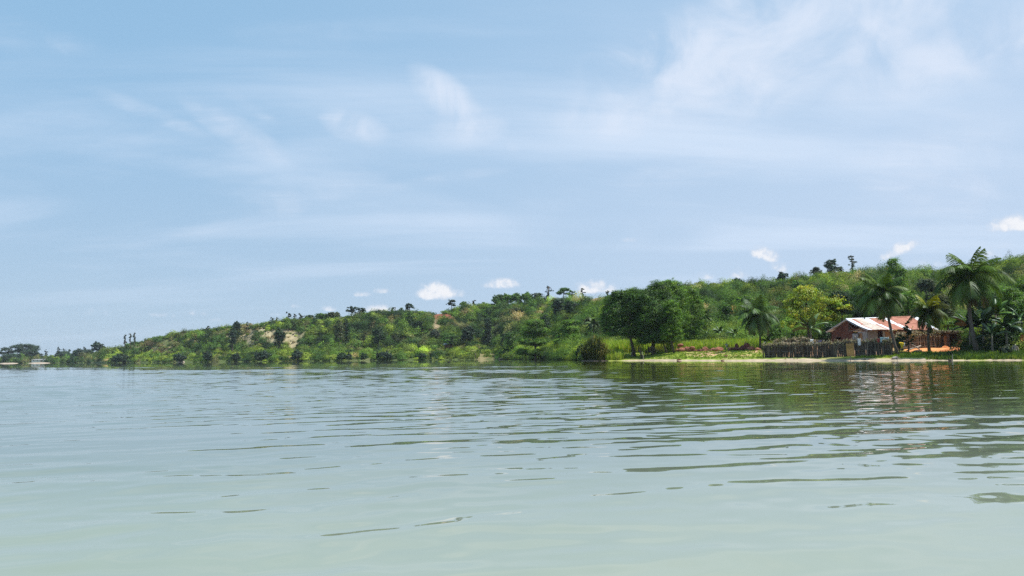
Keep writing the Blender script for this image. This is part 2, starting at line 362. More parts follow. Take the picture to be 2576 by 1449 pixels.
tan = ss(520, 600, ug + nz * 20) * ss(790, 740, ug + nz * 20) * ss(818, 828, pg) * ss(888, 868, pg + nz * 3); col = lerp(col, C(.38, .32, .20), tan * ss(-.9, -.1, nz))
tan2 = ss(690, 720, ug) * ss(840, 800, ug) * ss(815, 810, pg) * ss(800, 805, pg); col = lerp(col, C(.42, .37, .16), tan2 * .7)
cliffl = ss(262, 290, ug) * ss(480, 420, ug) * ss(850, 862, pg) * ss(895, 880, pg); col = lerp(col, C(.34, .27, .16), cliffl * ss(-.2, .6, nz))
def scars(u, py, x, y):
    a = fbm2(x, y, 31, 4, 26); b = fbm2(x, y, 32, 3, 9); q = a * 12 + b * 6
    s1 = ss(1082, 1094, u + q) * ss(1146, 1136, u + q * .6) * ss(787, 791, py + q * .25 + (u - 1110) * .06) * ss(808, 798, py + q * .55)
    s2 = ss(1076, 1090, u + q) * ss(1112, 1096, u + q) * ss(800, 808, py + q * .3) * ss(834, 822, py + q * .5)
    s3 = ss(872, 880, u + q * .5 + (py - 812) * .5) * ss(894, 886, u + q * .5 + (py - 812) * .5) * ss(802, 807, py + q * .2) * ss(824, 814, py + q * .3)
    return s1, s2, s3
scar, scar_l, scar2 = scars(ug, pg, xs, ys)
col = lerp(col, C(.25, .075, .05) , scar); col = lerp(col, C(.40, .16, .11), scar * ss(0, .4, nz) * .7); col = lerp(col, C(.36, .26, .18), scar_l * ss(-.5, .2, nz)); col = lerp(col, C(.40, .25, .19), scar2 * .9)
scar3 = ss(1222, 1230, ug + nz * 5) * ss(1300, 1285, ug + nz * 5) * ss(796, 802, pg) * ss(826, 816, pg + nz * 2); col = lerp(col, C(.38, .29, .18), scar3 * ss(-.4, .3, nz) * .8)
scar4 = ss(1430, 1450, ug + nz * 5) * ss(1590, 1570, ug + nz * 5) * ss(762, 757, pg + nz); col = lerp(col, C(.34, .24, .13), scar4 * .8)
orange = ss(1838, 1842, ug) * ss(1862, 1856, ug) * ss(768, 774, pg) * ss(800, 790, pg); col = lerp(col, C(.62, .23, .10), orange)
bare = np.clip(scar + scar2 + orange * 2 + scar_l, 0, 1)
under = ss(-.02, -.5, zs); col = lerp(col, C(.20, .20, .12), under)
ma, t, o_ = new_mat('hillside_soil'); p = t.new('ShaderNodeBsdfPrincipled'); t.l.new(p.outputs[0], o_.inputs[0])
p.inputs['Roughness'].default_value = 0.95; p.inputs['Specular IOR Level'].default_value = 0.15
at = t.new('ShaderNodeAttribute', attribute_name='tint').outputs['Color']; ob = t.new('ShaderNodeTexCoord').outputs['Object']
nn = t.noise(ob, 1.6, 6, 0.65); n3 = t.noise(ob, 0.35, 4, 0.6)
cc = t.mix(1.0, at, t.mix(t.sstep(nn, .3, .7), (.72, .72, .7, 1), (1.2, 1.2, 1.18, 1)), 'MULTIPLY')
cc = t.mix(1.0, cc, t.mix(t.sstep(n3, .35, .65), (.86, .86, .84, 1), (1.1, 1.1, 1.1, 1)), 'MULTIPLY')
t.l.new(cc, p.inputs['Base Color']); bn = t.new('ShaderNodeBump'); bn.inputs['Strength'].default_value = .6; bn.inputs['Distance'].default_value = .15
t.l.new(nn, bn.inputs['Height']); t.l.new(bn.outputs[0], p.inputs['Normal'])
terr = mesh_np('terrain', np.stack([xs, ys, zs], 1), Qg, mat=ma, col=col, smooth=True); terr['kind'] = 'structure'
lake_bed = MB().add([(-9000, -9000, -7), (9000, -9000, -7), (9000, 9000, -7), (-9000, 9000, -7)], [(0, 1, 2, 3)]).build('ground', ma); lake_bed['kind'] = 'structure'
lake_bed.data.color_attributes.new('tint', 'FLOAT_COLOR', 'POINT').data.foreach_set('color', [.2, .2, .12, 1] * 4)

# ------------------------------------------------------------------ water
def water():
    r = [.4, .8, 1.2, 1.6]
    y = 1.9
    while y < 420:
        r.append(y)
        y += .042 if y < 14 else .075 if y < 40 else .14 if y < 90 else .5 if y < 170 else 2.0
    r += [440, 480, 540, 620, 720, 860, 1100]
    r = np.array(r); us_ = np.arange(-1200, 3801, 8.0)
    Yw = np.repeat(r[:, None], len(us_), 1); Xw = (us_[None] - 1288) / K * Yw
    g = np.random.default_rng(21); H = np.zeros_like(Yw)
    n = 96; lam = np.exp(g.uniform(np.log(.18), np.log(2.8), n)); lam[-8:] = g.uniform(5, 11, 8)
    sp = np.interp(r, [0, 14, 40, 90, 170, 420], [.05, .05, .08, .15, .5, 2.0])
    ud = y_shore(us_)
    shore = Yw * 0 + ud[None]; cl = ss(2, 60, shore - Yw)
    amp = np.interp(us_, [0, 900, 1500, 1900, 2576], [1.0, 1.15, 1.05, .95, .95])[None] * (.22 + .78 * cl)
    rightw = ss(1300, 1700, us_)[None]; amp = amp * (np.interp(r, [0, 6, 14, 60, 150, 400], [.95, 1.1, 1.12, 1.08, 1.25, 1.6])[:, None] * (1 - rightw) + np.interp(r, [0, 6, 11, 18, 32, 60, 150, 400], [.95, 1.1, 1.1, .9, .72, .62, .9, 1.4])[:, None] * rightw)
    grp = np.clip(1 + .8 * fbm2(Xw, Yw, 11, 3, 22), .25, 2.2)
    for i in range(n):
        L = lam[i]; k = 2 * np.pi / L
        th = np.pi / 2 + R(24) + g.normal(0, R(17) if L > .8 else R(32))      # travel direction
        slope = .036 / np.sqrt(n / 2) * np.exp(-(np.log(L / .66) ** 2) / (2 * .85 ** 2)) * 1.45
        if L > 5: slope *= 2.2
        a = slope / k
        f = ss(3, 7, L / sp)[:, None]
        H += a * f * np.sin(k * (Xw * np.cos(th) + Yw * np.sin(th)) + g.uniform(0, 7))
    H *= amp * grp
    a, b = H.shape; ix = np.arange(a * b).reshape(a, b)
    Q = np.stack([ix[:-1, :-1], ix[:-1, 1:], ix[1:, 1:], ix[1:, :-1]], -1).reshape(-1, 4)
    V = np.stack([Xw, Yw, H], -1).reshape(-1, 3)
    B = 9000; V = np.concatenate([V, [(-B, -B, -.12), (B, -B, -.12), (B, B, -.12), (-B, B, -.12)]]); Q = np.concatenate([Q, [[a * b, a * b + 1, a * b + 2, a * b + 3]]])
    ma, t, o = new_mat('lake_water'); p = t.new('ShaderNodeBsdfPrincipled'); t.l.new(p.outputs[0], o.inputs[0])
    p.inputs['Roughness'].default_value = .012; p.inputs['IOR'].default_value = 1.5; p.inputs['Specular IOR Level'].default_value = .5
    ob = t.new('ShaderNodeTexCoord').outputs['Object']
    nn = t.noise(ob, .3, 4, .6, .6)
    sx = t.new('ShaderNodeSeparateXYZ'); t.l.new(ob, sx.inputs[0])           # reflection contrast painted into the body colour: pale near the boat, dark farther out
    refl_contrast = t.sstep(t.math('ADD', sx.outputs[1], t.math('MULTIPLY', t.math('SUBTRACT', nn, .5), 3.0)), 3.4, 11.5)
    refl_dark = t.math('MULTIPLY', t.sstep(t.math('ADD', sx.outputs[0], t.math('MULTIPLY', nn, 6.0)), 1.0, 12.0), t.sstep(sx.outputs[1], 9.0, 24.0))   # olive darkening painted in where the right bank's tree reflections fall
    deep = t.mix(refl_dark, (.125, .155, .115, 1), (.050, .066, .020, 1))  # far water tone, darkest where the reflections are painted in
    t.l.new(t.mix(refl_contrast, (.225, .262, .20, 1), deep), p.inputs['Base Color'])
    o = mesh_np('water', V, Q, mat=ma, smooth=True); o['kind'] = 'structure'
water()

# ------------------------------------------------------------------ foliage generators
def leaf_quads(c, n, size, aspect, col, g):
    """c (N,3) centres, n (N,3) normals, size (N,), col (N,3) -> verts, quads, colours"""
    N = len(c); n = n / np.maximum(np.linalg.norm(n, axis=1, keepdims=True), 1e-6)
    r = g.normal(size=(N, 3)); t = r - (r * n).sum(1, keepdims=True) * n; t /= np.maximum(np.linalg.norm(t, axis=1, keepdims=True), 1e-6)
    b = np.cross(n, t); s = size[:, None] * .5; a = s * aspect
    dr = n * s * .3
    V = np.stack([c - t * s - dr, c + b * a, c + t * s - dr, c - b * a], 1).reshape(-1, 3)
    Q = np.arange(N * 4).reshape(N, 4); return V, Q, np.repeat(col, 4, 0)
def crown_pts(lobes, ls, dens, colr, g, var=.34, cl_leaf=40, cl_r=.22, hue=.08, gap=.0, minr=.55):
    """clusters of leaves through a set of ellipsoid lobes"""
    Vs, Ns, Cs = [], [], []
    cols = np.array(colr, float)
    for (c, rad) in lobes:
        c = np.array(c); rad = np.array(rad); area = 4 * np.pi * ((rad[0] * rad[1]) ** 1.6 / 3 + 2 * ((rad[0] + rad[1]) / 2 * rad[2]) ** 1.6 / 3) ** (1 / 1.6)
        nl = max(30, int(area / ls ** 2 * dens)); k = max(4, nl // cl_leaf)
        d = g.normal(size=(k, 3)); d /= np.linalg.norm(d, axis=1, keepdims=True); d[:, 2] = np.where(d[:, 2] < -.55, -d[:, 2], d[:, 2])
        rr = g.uniform(minr, 1.02, k)[:, None] * (1 + .10 * g.normal(size=(k, 1)))
        cc = c + d * rad * rr
        base = cols[g.integers(0, len(cols), k)] * np.exp(g.normal(0, var, (k, 1))) * np.exp(g.normal(0, hue, (k, 3)))
        m_ = np.repeat(np.arange(k), cl_leaf); cr = cl_r * rad.mean() * g.uniform(.6, 1.3, k)
        off = g.normal(size=(len(m_), 3)) * cr[m_][:, None] * np.array([1, 1, .6]) * .6
        pp = cc[m_] + off; Vs.append(pp)
        nn_ = d[m_] * .4 + off / (cr[m_][:, None] * .6) * np.array([.45, .45, .7]) + np.array([0, 0, .35]) + g.normal(size=(len(m_), 3)) * .38
        Ns.append(nn_); Cs.append(base[m_] * np.exp(g.normal(0, .12, (len(m_), 1))))
    return np.concatenate(Vs), np.concatenate(Ns), np.concatenate(Cs)
GRN = dict(mid=[(.075, .165, .022), (.10, .195, .026), (.06, .135, .022)], dark=[(.026, .068, .02), (.034, .082, .022), (.02, .05, .018)],
           bright=[(.095, .19, .016), (.125, .215, .018), (.075, .165, .02)], yellow=[(.31, .37, .022), (.38, .42, .03), (.20, .30, .02)],
           olive=[(.085, .115, .035), (.11, .13, .045), (.07, .10, .03)], grey=[(.075, .105, .06), (.09, .12, .075), (.06, .085, .05)],
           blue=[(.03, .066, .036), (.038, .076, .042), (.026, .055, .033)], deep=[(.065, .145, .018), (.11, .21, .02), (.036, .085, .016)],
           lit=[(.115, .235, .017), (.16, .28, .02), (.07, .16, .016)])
def trunk_mb(g, H, base_r, fork, lobes, lean=(0, 0), n=8):
    mb = MB(); top = Vector((lean[0], lean[1], fork))
    pts = []; k = 5
    for i in range(k + 1):
        f = i / k; pts.append((lean[0] * f ** 1.5 + g.normal(0, .03) * base_r * 4 * (0 < i < k), lean[1] * f, fork * f))
    mb.tube([(pts[0][0], pts[0][1], -.4)] + pts, [base_r * 1.5] + [base_r * (1.25 - .55 * i / k) if i else base_r * 1.4 for i in range(k + 1)], n)
    for (c, rad) in lobes:
        c = Vector(c); mid = top.lerp(c, .5) + Vector((0, 0, .08 * H))
        mb.tube([top - Vector((0, 0, .1)), mid, c + Vector((0, 0, rad[2] * .3))], [base_r * .55, base_r * .35, base_r * .12], 5)
    return mb
def tree(name, label, cat, px, y, top, width, kind='round', colr='mid', group=None, lean=0.0, seed=None, trunk=None, dens=None, ls=None, bark='bark', low=None, dz=0.0):
    g = np.random.default_rng(seed if seed is not None else int(px * 7 + y))
    b = P(px, y); b.z += dz; H = ztop(px, top, y) - b.z; Wd = width * y / F_PX
    H = max(H, 1.2); o = empty(name, label, cat, b, 0, group)
    ls = ls or max(.16, y / 740 * .78)
    L = []; r = Wd / 2
    if kind == 'round':
        lo = (.06 if low is None else low) * H; n = 8
        L.append(((lean, 0, lo + (H - lo) * .52), (r * .72, r * .72, (H - lo) * .46)))
        for i in range(n):
            a = 2 * np.pi * i / n + g.uniform(-.4, .4); q = g.uniform(.42, .6) * r; zz = lo + (H - lo) * g.uniform(.22, .8)
            rr = r * g.uniform(.34, .5); L.append(((lean + q * np.cos(a), q * np.sin(a), min(zz, H - rr * .8)), (rr, rr, rr * .85)))
        L.append(((lean + g.uniform(-.2, .2) * r, 0, H - r * .36), (r * .42, r * .42, r * .36)))
    elif kind == 'umbrella':
        for i in range(6):
            a = 2 * np.pi * i / 6 + g.uniform(-.5, .5); q = g.uniform(.35, .62) * r
            L.append(((lean + q * np.cos(a), q * np.sin(a), H * g.uniform(.58, .88)), (r * .42, r * .42, H * .10)))
        L.append(((lean, 0, H * .9), (r * .55, r * .55, H * .10)))
        for i in range(2):
            a = g.uniform(0, 6.28); L.append(((lean + .5 * r * np.cos(a), .5 * r * np.sin(a), H * .55), (r * .3, r * .3, H * .06)))
    elif kind == 'spindly':
        for i in range(7):
            f = .4 + .55 * i / 6; q = r * g.uniform(.1, .55) * (1.1 - .5 * f); a = g.uniform(0, 6.28)
            L.append(((lean * f + q * np.cos(a), q * np.sin(a), H * f), (r * g.uniform(.4, .75), r * .5, H * g.uniform(.05, .09))))
    elif kind == 'column':
        for i in range(6):
            f = (i + .5) / 6; L.append(((lean * f + g.uniform(-.12, .12) * r, g.uniform(-.12, .12) * r, H * f), (r * g.uniform(.75, 1.0), r * .85, H * .14)))
    elif kind == 'spread':
        for lay in range(4):
            zz = H * (.22 + .235 * lay); q0 = r * (1 - .22 * lay) * .62
            for i in range(7 - lay):
                a = 2 * np.pi * i / (7 - lay) + g.uniform(-.3, .3) + lay; q = q0 * g.uniform(.75, 1.1)
                L.append(((lean + q * np.cos(a), q * np.sin(a), zz + g.uniform(-.05, .05) * H), (r * .36, r * .36, H * .085)))
        L.append(((lean, 0, H * .62), (r * .5, r * .5, H * .3)))
    elif kind == 'euca':
        for i in range(9):
            f = .28 + .66 * i / 8; a = g.uniform(0, 6.28); q = r * g.uniform(.15, .62) * (1.1 - .5 * f)
            L.append(((lean * f + q * np.cos(a), q * np.sin(a), H * f), (r * g.uniform(.4, .65), r * .5, H * g.uniform(.09, .15))))
    elif kind == 'bush':
        for i in range(6):
            a = 2 * np.pi * i / 6 + g.uniform(-.4, .4); q = .5 * r
            L.append(((lean + q * np.cos(a), q * np.sin(a), H * g.uniform(.34, .5)), (r * .5, r * .5, H * .36)))
        L.append(((lean, 0, H * .58), (r * .6, r * .6, H * .42)))
    dd = dens or dict(round=4.2, umbrella=3.6, spindly=1.5, column=4.5, spread=3.8, euca=3.2, bush=4.4)[kind]
    c, nrm, cl = crown_pts(L, ls, dd, GRN[colr] if isinstance(colr, str) else colr, g, minr=.45 if kind in ('round', 'column', 'bush') else .2,
                           cl_r=.3 if kind in ('spindly', 'umbrella', 'spread') else .22)
    c[:, 2] = np.maximum(c[:, 2], .05)
    V, Q, Cl = leaf_quads(c, nrm, ls * g.uniform(.7, 1.35, len(c)), .62, cl, g)
    br = trunk or max(.05, min(.028 * H, .45))
    fork = H * dict(round=.42, umbrella=.62, spindly=.92, column=.85, spread=.4, euca=.8, bush=.25)[kind]
    limbs = [q for q in L if q[0][2] > fork * .75][:7]
    trunk_mb(g, H, br, fork, limbs, (lean * .8, 0)).build('stem' if kind == 'bush' else 'trunk', M[bark], o, True)
    mesh_np('foliage' if kind == 'bush' else 'crown', V, Q, mat=M['leaf'], parent=o, col=Cl)
    return o

# ------------------------------------------------------------------ hillside scrub (stuff) and grass (stuff)
def bushes(px, y, rad, hgt, pal, g, dens=2.4, lsf=.72):
    """many small bushes as arrays: ground position, radius, height and colour for each"""
    x = (px - 1288) / K * y; z = gz(x, y); ls = np.maximum(.2, y / 740 * lsf) * np.where(rad > 1.8, 1.3, 1.0)
    nl = np.clip((2 * np.pi * rad * (rad * .6 + hgt * .6) / ls ** 2 * dens).astype(int), 14, 2400)
    m_ = np.repeat(np.arange(len(px)), nl); N = len(m_)
    d = g.normal(size=(N, 3)); d /= np.linalg.norm(d, axis=1, keepdims=True); d[:, 2] = np.abs(d[:, 2])
    lump = 1 + .28 * np.sin(d[:, 0] * 4.1 + m_ * 1.7) * np.cos(d[:, 1] * 3.7 + m_ * 2.9) + .15 * np.sin(d[:, 2] * 7 + m_)
    rr = g.uniform(.55, 1.05, N) * lump
    c = np.stack([x[m_] + d[:, 0] * rad[m_] * rr, y[m_] + d[:, 1] * rad[m_] * rr, z[m_] + d[:, 2] * hgt[m_] * rr], 1)
    n = d * 1.0 + np.array([0, 0, .2]) + g.normal(size=(N, 3)) * .32
    cl = pal[m_] * np.exp(g.normal(0, .11, (N, 1))) * np.exp(g.normal(0, .05, (N, 3)))
    return leaf_quads(c, n, ls[m_] * g.uniform(.7, 1.35, N), .66, cl, g)
def blades(px, y, hgt, g, pal, n=9, wf=.8, lean=.35, spread=.35):
    x = (px - 1288) / K * y; z = gz(x, y); k = len(px); m_ = np.repeat(np.arange(k), n); N = len(m_)
    a = g.uniform(0, 2 * np.pi, N); q = g.uniform(0, spread, N) * hgt[m_]
    b = np.stack([x[m_] + q * np.cos(a), y[m_] + q * np.sin(a), z[m_] - .05], 1); h = hgt[m_] * g.uniform(.6, 1.15, N)
    tip = b + np.stack([np.cos(a) * h * lean * g.uniform(.2, 1.4, N) + .1 * h, np.sin(a) * h * lean * g.uniform(.2, 1.4, N), h], 1)
    wv = np.stack([np.cos(a + 1.57 + g.normal(0, .5, N)), np.sin(a + 1.57 + g.normal(0, .5, N)), np.zeros(N)], 1) * (np.maximum(.03, y[m_] / 740 * .32 * wf) * g.uniform(.7, 1.3, N))[:, None]
    mid = b * .45 + tip * .55 + np.array([0, 0, 1]) * (h * .12)[:, None]
    V = np.stack([b - wv, b + wv, mid + wv, mid - wv, tip + wv * .2, tip - wv * .2], 1).reshape(-1, 3); o = np.arange(N)[:, None] * 6
    Q = np.concatenate([o + np.array([0, 1, 2, 3]), o + np.array([3, 2, 4, 5])])
    cl = pal[m_] * np.exp(g.normal(0, .2, (N, 1))); return V, Q, np.repeat(cl, 6, 0)
def join(parts):
    Vs, Qs, Cs, b = [], [], [], 0
    for V, Q, Cc in parts: Vs.append(V); Qs.append(Q + b); Cs.append(Cc); b += len(V)
    return np.concatenate(Vs), np.concatenate(Qs), np.concatenate(Cs)
PAL = np.array([1.36, 1.34, 1.3]) * np.array([(.075, .145, .024), (.10, .175, .03), (.04, .085, .022), (.13, .18, .035), (.14, .15, .06), (.026, .055, .02), (.19, .26, .035), (.24, .20, .105)])
def palmix(wts, n, g): w_ = np.array(wts, float); return PAL[g.choice(len(PAL), n, p=w_ / w_.sum())] * np.exp(g.normal(0, .26, (n, 1)))
def hill():
    g = np.random.default_rng(5); parts = []
    n = 10500; u = g.uniform(-300, 2900, n); t = g.uniform(-.02, 1.12, n)
    Ys = y_shore(u); Yf = Ys + 60 + 10 * ss(1380, 1520, u); Yc = np.maximum(np.interp(u, U_Y, Y_C), Yf + 40); y = Yf + t * (Yc - Yf)
    x = (u - 1288) / K * y; z = gz(x, y); py = py_of(x, y, z); cz = fbm2(x, y, 8, 3, 45); cz2 = fbm2(x, y, 9, 2, 18)
    dry = np.clip(ss(540, 600, u) * ss(780, 730, u) * ss(824, 834, py) * ss(880, 864, py) + ss(280, 310, u) * ss(500, 430, u) * ss(846, 860, py) * ss(898, 880, py) * .7, 0, 1)
    q1, q2, q3 = scars(u, py, x, y); scr = ((q1 + q2 + q3 > .3) & (g.uniform(size=n) < .85)) | ((u > 1826) & (u < 1870) & (py > 764) & (py < 816)) | ((u > 1440) & (u < 1585) & (py < 762) & (py > 742))
    for dv in (-5, 6):
        q1, q2, q3 = scars(u, py + dv, x, y); scr = scr | ((q1 + q2 + q3 > .4) & (g.uniform(size=n) < .8))
    keep = ~scr & (g.uniform(size=n) > dry * .62)
    big = g.uniform(size=n) < np.interp(u, [0, 1300, 1650], [.32, .36, .58])
    rad = np.where(big, g.uniform(1.9, 4.2, n), g.uniform(.8, 1.7, n)) * np.interp(u, [0, 1300, 1700, 2600], [1.15, 1.1, 1.0, .95]); hgt = rad * np.where(big, g.uniform(.9, 1.35, n), g.uniform(.6, 1.0, n))
    shr = (dry > .35) & (g.uniform(size=n) < .8); rad = np.where(shr, rad * .45, rad); hgt = np.where(shr, hgt * .45, hgt)
    cap = np.interp(t, [.7, .86, .95, 1.12], [5.5, 3.0, 2.4, 2.0]); hgt = np.minimum(hgt, cap); rad = np.minimum(rad, hgt * 1.8)
    pal = palmix([3, 3, 2.2, 2, 1.6, 1.8, 1.2, .5], n, g)
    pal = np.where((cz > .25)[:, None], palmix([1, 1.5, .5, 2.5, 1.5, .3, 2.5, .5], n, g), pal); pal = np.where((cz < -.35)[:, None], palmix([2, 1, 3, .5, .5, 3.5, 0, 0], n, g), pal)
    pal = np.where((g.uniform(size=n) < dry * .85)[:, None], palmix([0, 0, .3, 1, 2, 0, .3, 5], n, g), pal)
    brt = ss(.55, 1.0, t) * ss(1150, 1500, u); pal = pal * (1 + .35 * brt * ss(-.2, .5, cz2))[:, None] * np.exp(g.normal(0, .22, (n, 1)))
    pal = np.where((big & (g.uniform(size=n) < .38))[:, None], palmix([2.5, 1.5, 3, .6, .4, 3, 0, 0], n, g), pal)
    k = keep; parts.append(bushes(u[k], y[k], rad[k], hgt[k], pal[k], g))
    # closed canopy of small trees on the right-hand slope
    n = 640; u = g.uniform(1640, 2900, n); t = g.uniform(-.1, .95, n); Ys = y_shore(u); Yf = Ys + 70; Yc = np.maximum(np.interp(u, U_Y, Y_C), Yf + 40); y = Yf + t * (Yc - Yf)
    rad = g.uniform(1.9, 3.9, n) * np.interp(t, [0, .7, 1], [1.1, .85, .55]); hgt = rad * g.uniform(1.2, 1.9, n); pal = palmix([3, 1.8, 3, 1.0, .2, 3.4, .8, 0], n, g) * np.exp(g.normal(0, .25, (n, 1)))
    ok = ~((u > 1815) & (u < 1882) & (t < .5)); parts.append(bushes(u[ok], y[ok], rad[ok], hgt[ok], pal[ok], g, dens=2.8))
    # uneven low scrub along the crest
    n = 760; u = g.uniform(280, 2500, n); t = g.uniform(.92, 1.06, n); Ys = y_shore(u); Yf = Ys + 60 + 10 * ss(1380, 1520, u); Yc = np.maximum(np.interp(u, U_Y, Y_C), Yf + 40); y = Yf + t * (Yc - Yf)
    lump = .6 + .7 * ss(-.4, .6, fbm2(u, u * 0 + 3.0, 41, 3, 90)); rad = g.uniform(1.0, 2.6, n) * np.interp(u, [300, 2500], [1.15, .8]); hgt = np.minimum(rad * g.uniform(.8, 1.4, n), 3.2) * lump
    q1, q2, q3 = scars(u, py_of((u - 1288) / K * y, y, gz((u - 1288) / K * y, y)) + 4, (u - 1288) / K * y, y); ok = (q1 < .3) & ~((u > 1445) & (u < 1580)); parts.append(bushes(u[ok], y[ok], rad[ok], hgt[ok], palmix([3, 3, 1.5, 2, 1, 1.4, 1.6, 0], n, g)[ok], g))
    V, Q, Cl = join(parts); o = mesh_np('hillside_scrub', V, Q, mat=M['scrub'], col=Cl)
    tag(o, 'dense mixed green scrub covering the slope of the hill', 'scrub', kind='stuff')
    # low shoreline shrubs and creepers, left half
    parts = []; n = 2600; u = g.uniform(-300, 1500, n); d = 1.0 + 62 * g.uniform(0, 1, n) ** 1.15; ok = ~((u > 1185) & (u < 1258) & (d < 26)) & ~((u > 66) & (u < 112) & (d < 18)) & ~((u > 233) & (u < 262) & (d < 8)) & ~((u > 1105) & (u < 1145) & (d > 20) & (d < 50)) & ~((u > 1030) & (u < 1190) & (d < 9) & (g.uniform(size=n) < .6))
    u, d = u[ok], d[ok]; n = len(u); y = y_shore(u) + d
    rad = np.exp(g.normal(np.log(1.9), .4, n)) * np.interp(d, [0, 6, 20, 60], [.8, .9, .9, 1.0]); hgt = rad * g.uniform(.6, 1.1, n)
    cz = fbm2((u - 1288) / K * y, y, 12, 3, 30)
    pal = palmix([2, 3, .8, 2.5, .6, .6, 5, .2], n, g); pal = np.where((cz < -.3)[:, None] | ((d < 4) & (g.uniform(size=n) < .45))[:, None], palmix([2, .5, 3, 0, .5, 3.5, .3, 0], n, g), pal)
    fl = u < 262; pal[fl] = palmix([2, 1, 3, .5, 1, 3, .2, 0], int(fl.sum()), g); rad[fl] *= 1.6; hgt[fl] = hgt[fl] * 1.9 + 1.2
    parts.append(bushes(u, y, rad, hgt, pal, g))
    # green bushes of the point beside the canoe
    n = 420; u = g.uniform(1246, 1476, n); d = .4 + 30 * g.uniform(0, 1, n) ** 1.4; y = y_shore(u) + d; rad = np.exp(g.normal(np.log(1.25), .35, n)); hgt = rad * g.uniform(.9, 1.5, n)
    pal = palmix([2, 4, .6, 1.5, 0, .7, 5, 0], n, g); pal = np.where((g.uniform(size=n) < .3)[:, None], palmix([1, 0, 3, 0, 0, 3, 0, 0], n, g), pal); parts.append(bushes(u, y, rad, hgt, pal, g))
    V, Q, Cl = join(parts); o = mesh_np('shore_scrub', V, Q, mat=M['scrub'], col=Cl)
    tag(o, 'bright green shrubs and creepers along the lake shore', 'scrub', kind='stuff')
    # undergrowth between beach and hill on the right
    parts = []; n = 2100; u = g.uniform(1480, 2900, n); d = g.uniform(36, 76, n); d[1500:] = g.uniform(13, 40, 600); u[1500:] = g.uniform(2446, 2900, 600); ok = ~((u > 1690) & (u < 1930) & (d < 44)) & ~((u > 2040) & (u < 2400) & (d < 42)); u, d = u[ok], d[ok]; n = len(u)
    y = y_shore(u) + d; rad = np.exp(g.normal(np.log(1.3), .4, n)); hgt = rad * g.uniform(.8, 1.5, n); pal = palmix([3, 3, 3, 1, .6, 3, 1.2, 0], n, g); parts.append(bushes(u, y, rad, hgt, pal, g))
    V, Q, Cl = join(parts); o = mesh_np('undergrowth', V, Q, mat=M['scrub'], col=Cl)
    tag(o, 'dark green undergrowth behind the house and the beach trees', 'undergrowth', kind='stuff')
hill()
def grasses():
    g = np.random.default_rng(15); parts = []
    YG = 1.22 * np.array([(.22, .33, .03), (.26, .36, .04), (.17, .27, .03), (.31, .33, .08)])
    def belt(u0, u1, d0, d1, n, h0, h1, pal=YG, nb=12, **kw):
        u = g.uniform(u0, u1, n); d = g.uniform(d0, d1, n); y = y_shore(u) + d; h = g.uniform(h0, h1, n)
        parts.append(blades(u, y, h, g, pal[g.integers(0, len(pal), n)], n=nb, **kw))
    belt(1256, 1480, 2, 40, 1500, 1.3, 2.6); belt(1500, 1700, 20, 44, 2200, 1.5, 2.7); belt(1500, 1560, 2, 14, 260, .9, 1.8)
    belt(1694, 1925, 25, 42, 1500, 1.0, 2.0); belt(1925, 1965, 17, 40, 240, .8, 1.6); belt(560, 1240, 3, 55, 1500, .8, 1.8, np.array([(.16, .24, .035), (.2, .25, .06), (.12, .19, .03)]), 8); belt(1050, 1200, 0.5, 10, 300, .8, 1.5, np.array([(.2, .24, .07), (.15, .21, .05)]), 8)
    V, Q, Cl = join(parts); o = mesh_np('tall_grass', V, Q, mat=M['grass'], col=Cl); tag(o, 'tall yellow-green grass growing behind the beach and shore', 'grass', kind='stuff')
    parts.clear(); LG = 1.25 * np.array([(.16, .25, .03), (.2, .27, .035), (.12, .19, .03)])
    belt(1520, 1915, 4, 24, 1700, .12, .3, LG, 8, spread=1.2); belt(2232, 2345, 5.5, 12.5, 420, .15, .4, LG, 10, spread=1.0)
    belt(2330, 2700, 1.6, 10.5, 1500, .25, .65, np.array([(.06, .12, .02), (.09, .17, .025), (.045, .09, .02), (.14, .2, .03)]), 12, spread=.8)
    belt(2150, 2235, 4.6, 6.5, 70, .15, .4, LG, 9, spread=1.0)
    V, Q, Cl = join(parts); o = mesh_np('short_grass', V, Q, mat=M['grass'], col=Cl); tag(o, 'short grass tufts on the strip above the sand', 'grass', kind='stuff')
grasses()
# ------------------------------------------------------------------ trees with an outline of their own
def tree_l(name, label, cat, base_px, y, lobes, colr, path=None, ls=None, dens=4.2, group=None, seed=1, tr=.22, bark='bark', minr=.5, var=.25, cl_r=.22, limb_n=8, fork_py=None, aspect=.62):
    """lobes: (px, py, half-width px, half-height px, metres behind the trunk)"""
    g = np.random.default_rng(seed); b = P(base_px, y); o = empty(name, label, cat, b, 0, group); s = y / F_PX; L = []
    for (px, py, rw, rh, dy) in lobes:
        c = unproj(px, py, y) - b; L.append(((c.x, dy, c.z), (rw * s, rw * s * .85, rh * s)))
    ls = ls or max(.17, y / 740 * .8)
    c, nrm, cl = crown_pts(L, ls, dens, GRN[colr] if isinstance(colr, str) else colr, g, var=var, minr=minr, cl_r=cl_r)
    V, Q, Cl = leaf_quads(c, nrm, ls * g.uniform(.7, 1.4, len(c)), aspect, cl, g)
    mesh_np('crown', V, Q, mat=M['leaf'], parent=o, col=Cl)
    mb = MB(); path = path or [(base_px, hor(base_px))]
    pts = [unproj(px, py, y) - b for (px, py) in path]; pts[0] = Vector((0, 0, -.3))
    mb.tube(pts, [tr * (1.35 if i == 0 else 1.0 - .45 * i / len(pts)) for i in range(len(pts))], 8)
    for (cc, rad) in L[:limb_n]:
        cc = Vector(cc); mb.tube([pts[-1], pts[-1].lerp(cc, .55) + Vector((0, 0, .4)), cc], [tr * .5, tr * .33, tr * .12], 5)
    mb.build('trunk', M[bark], o, True); return o
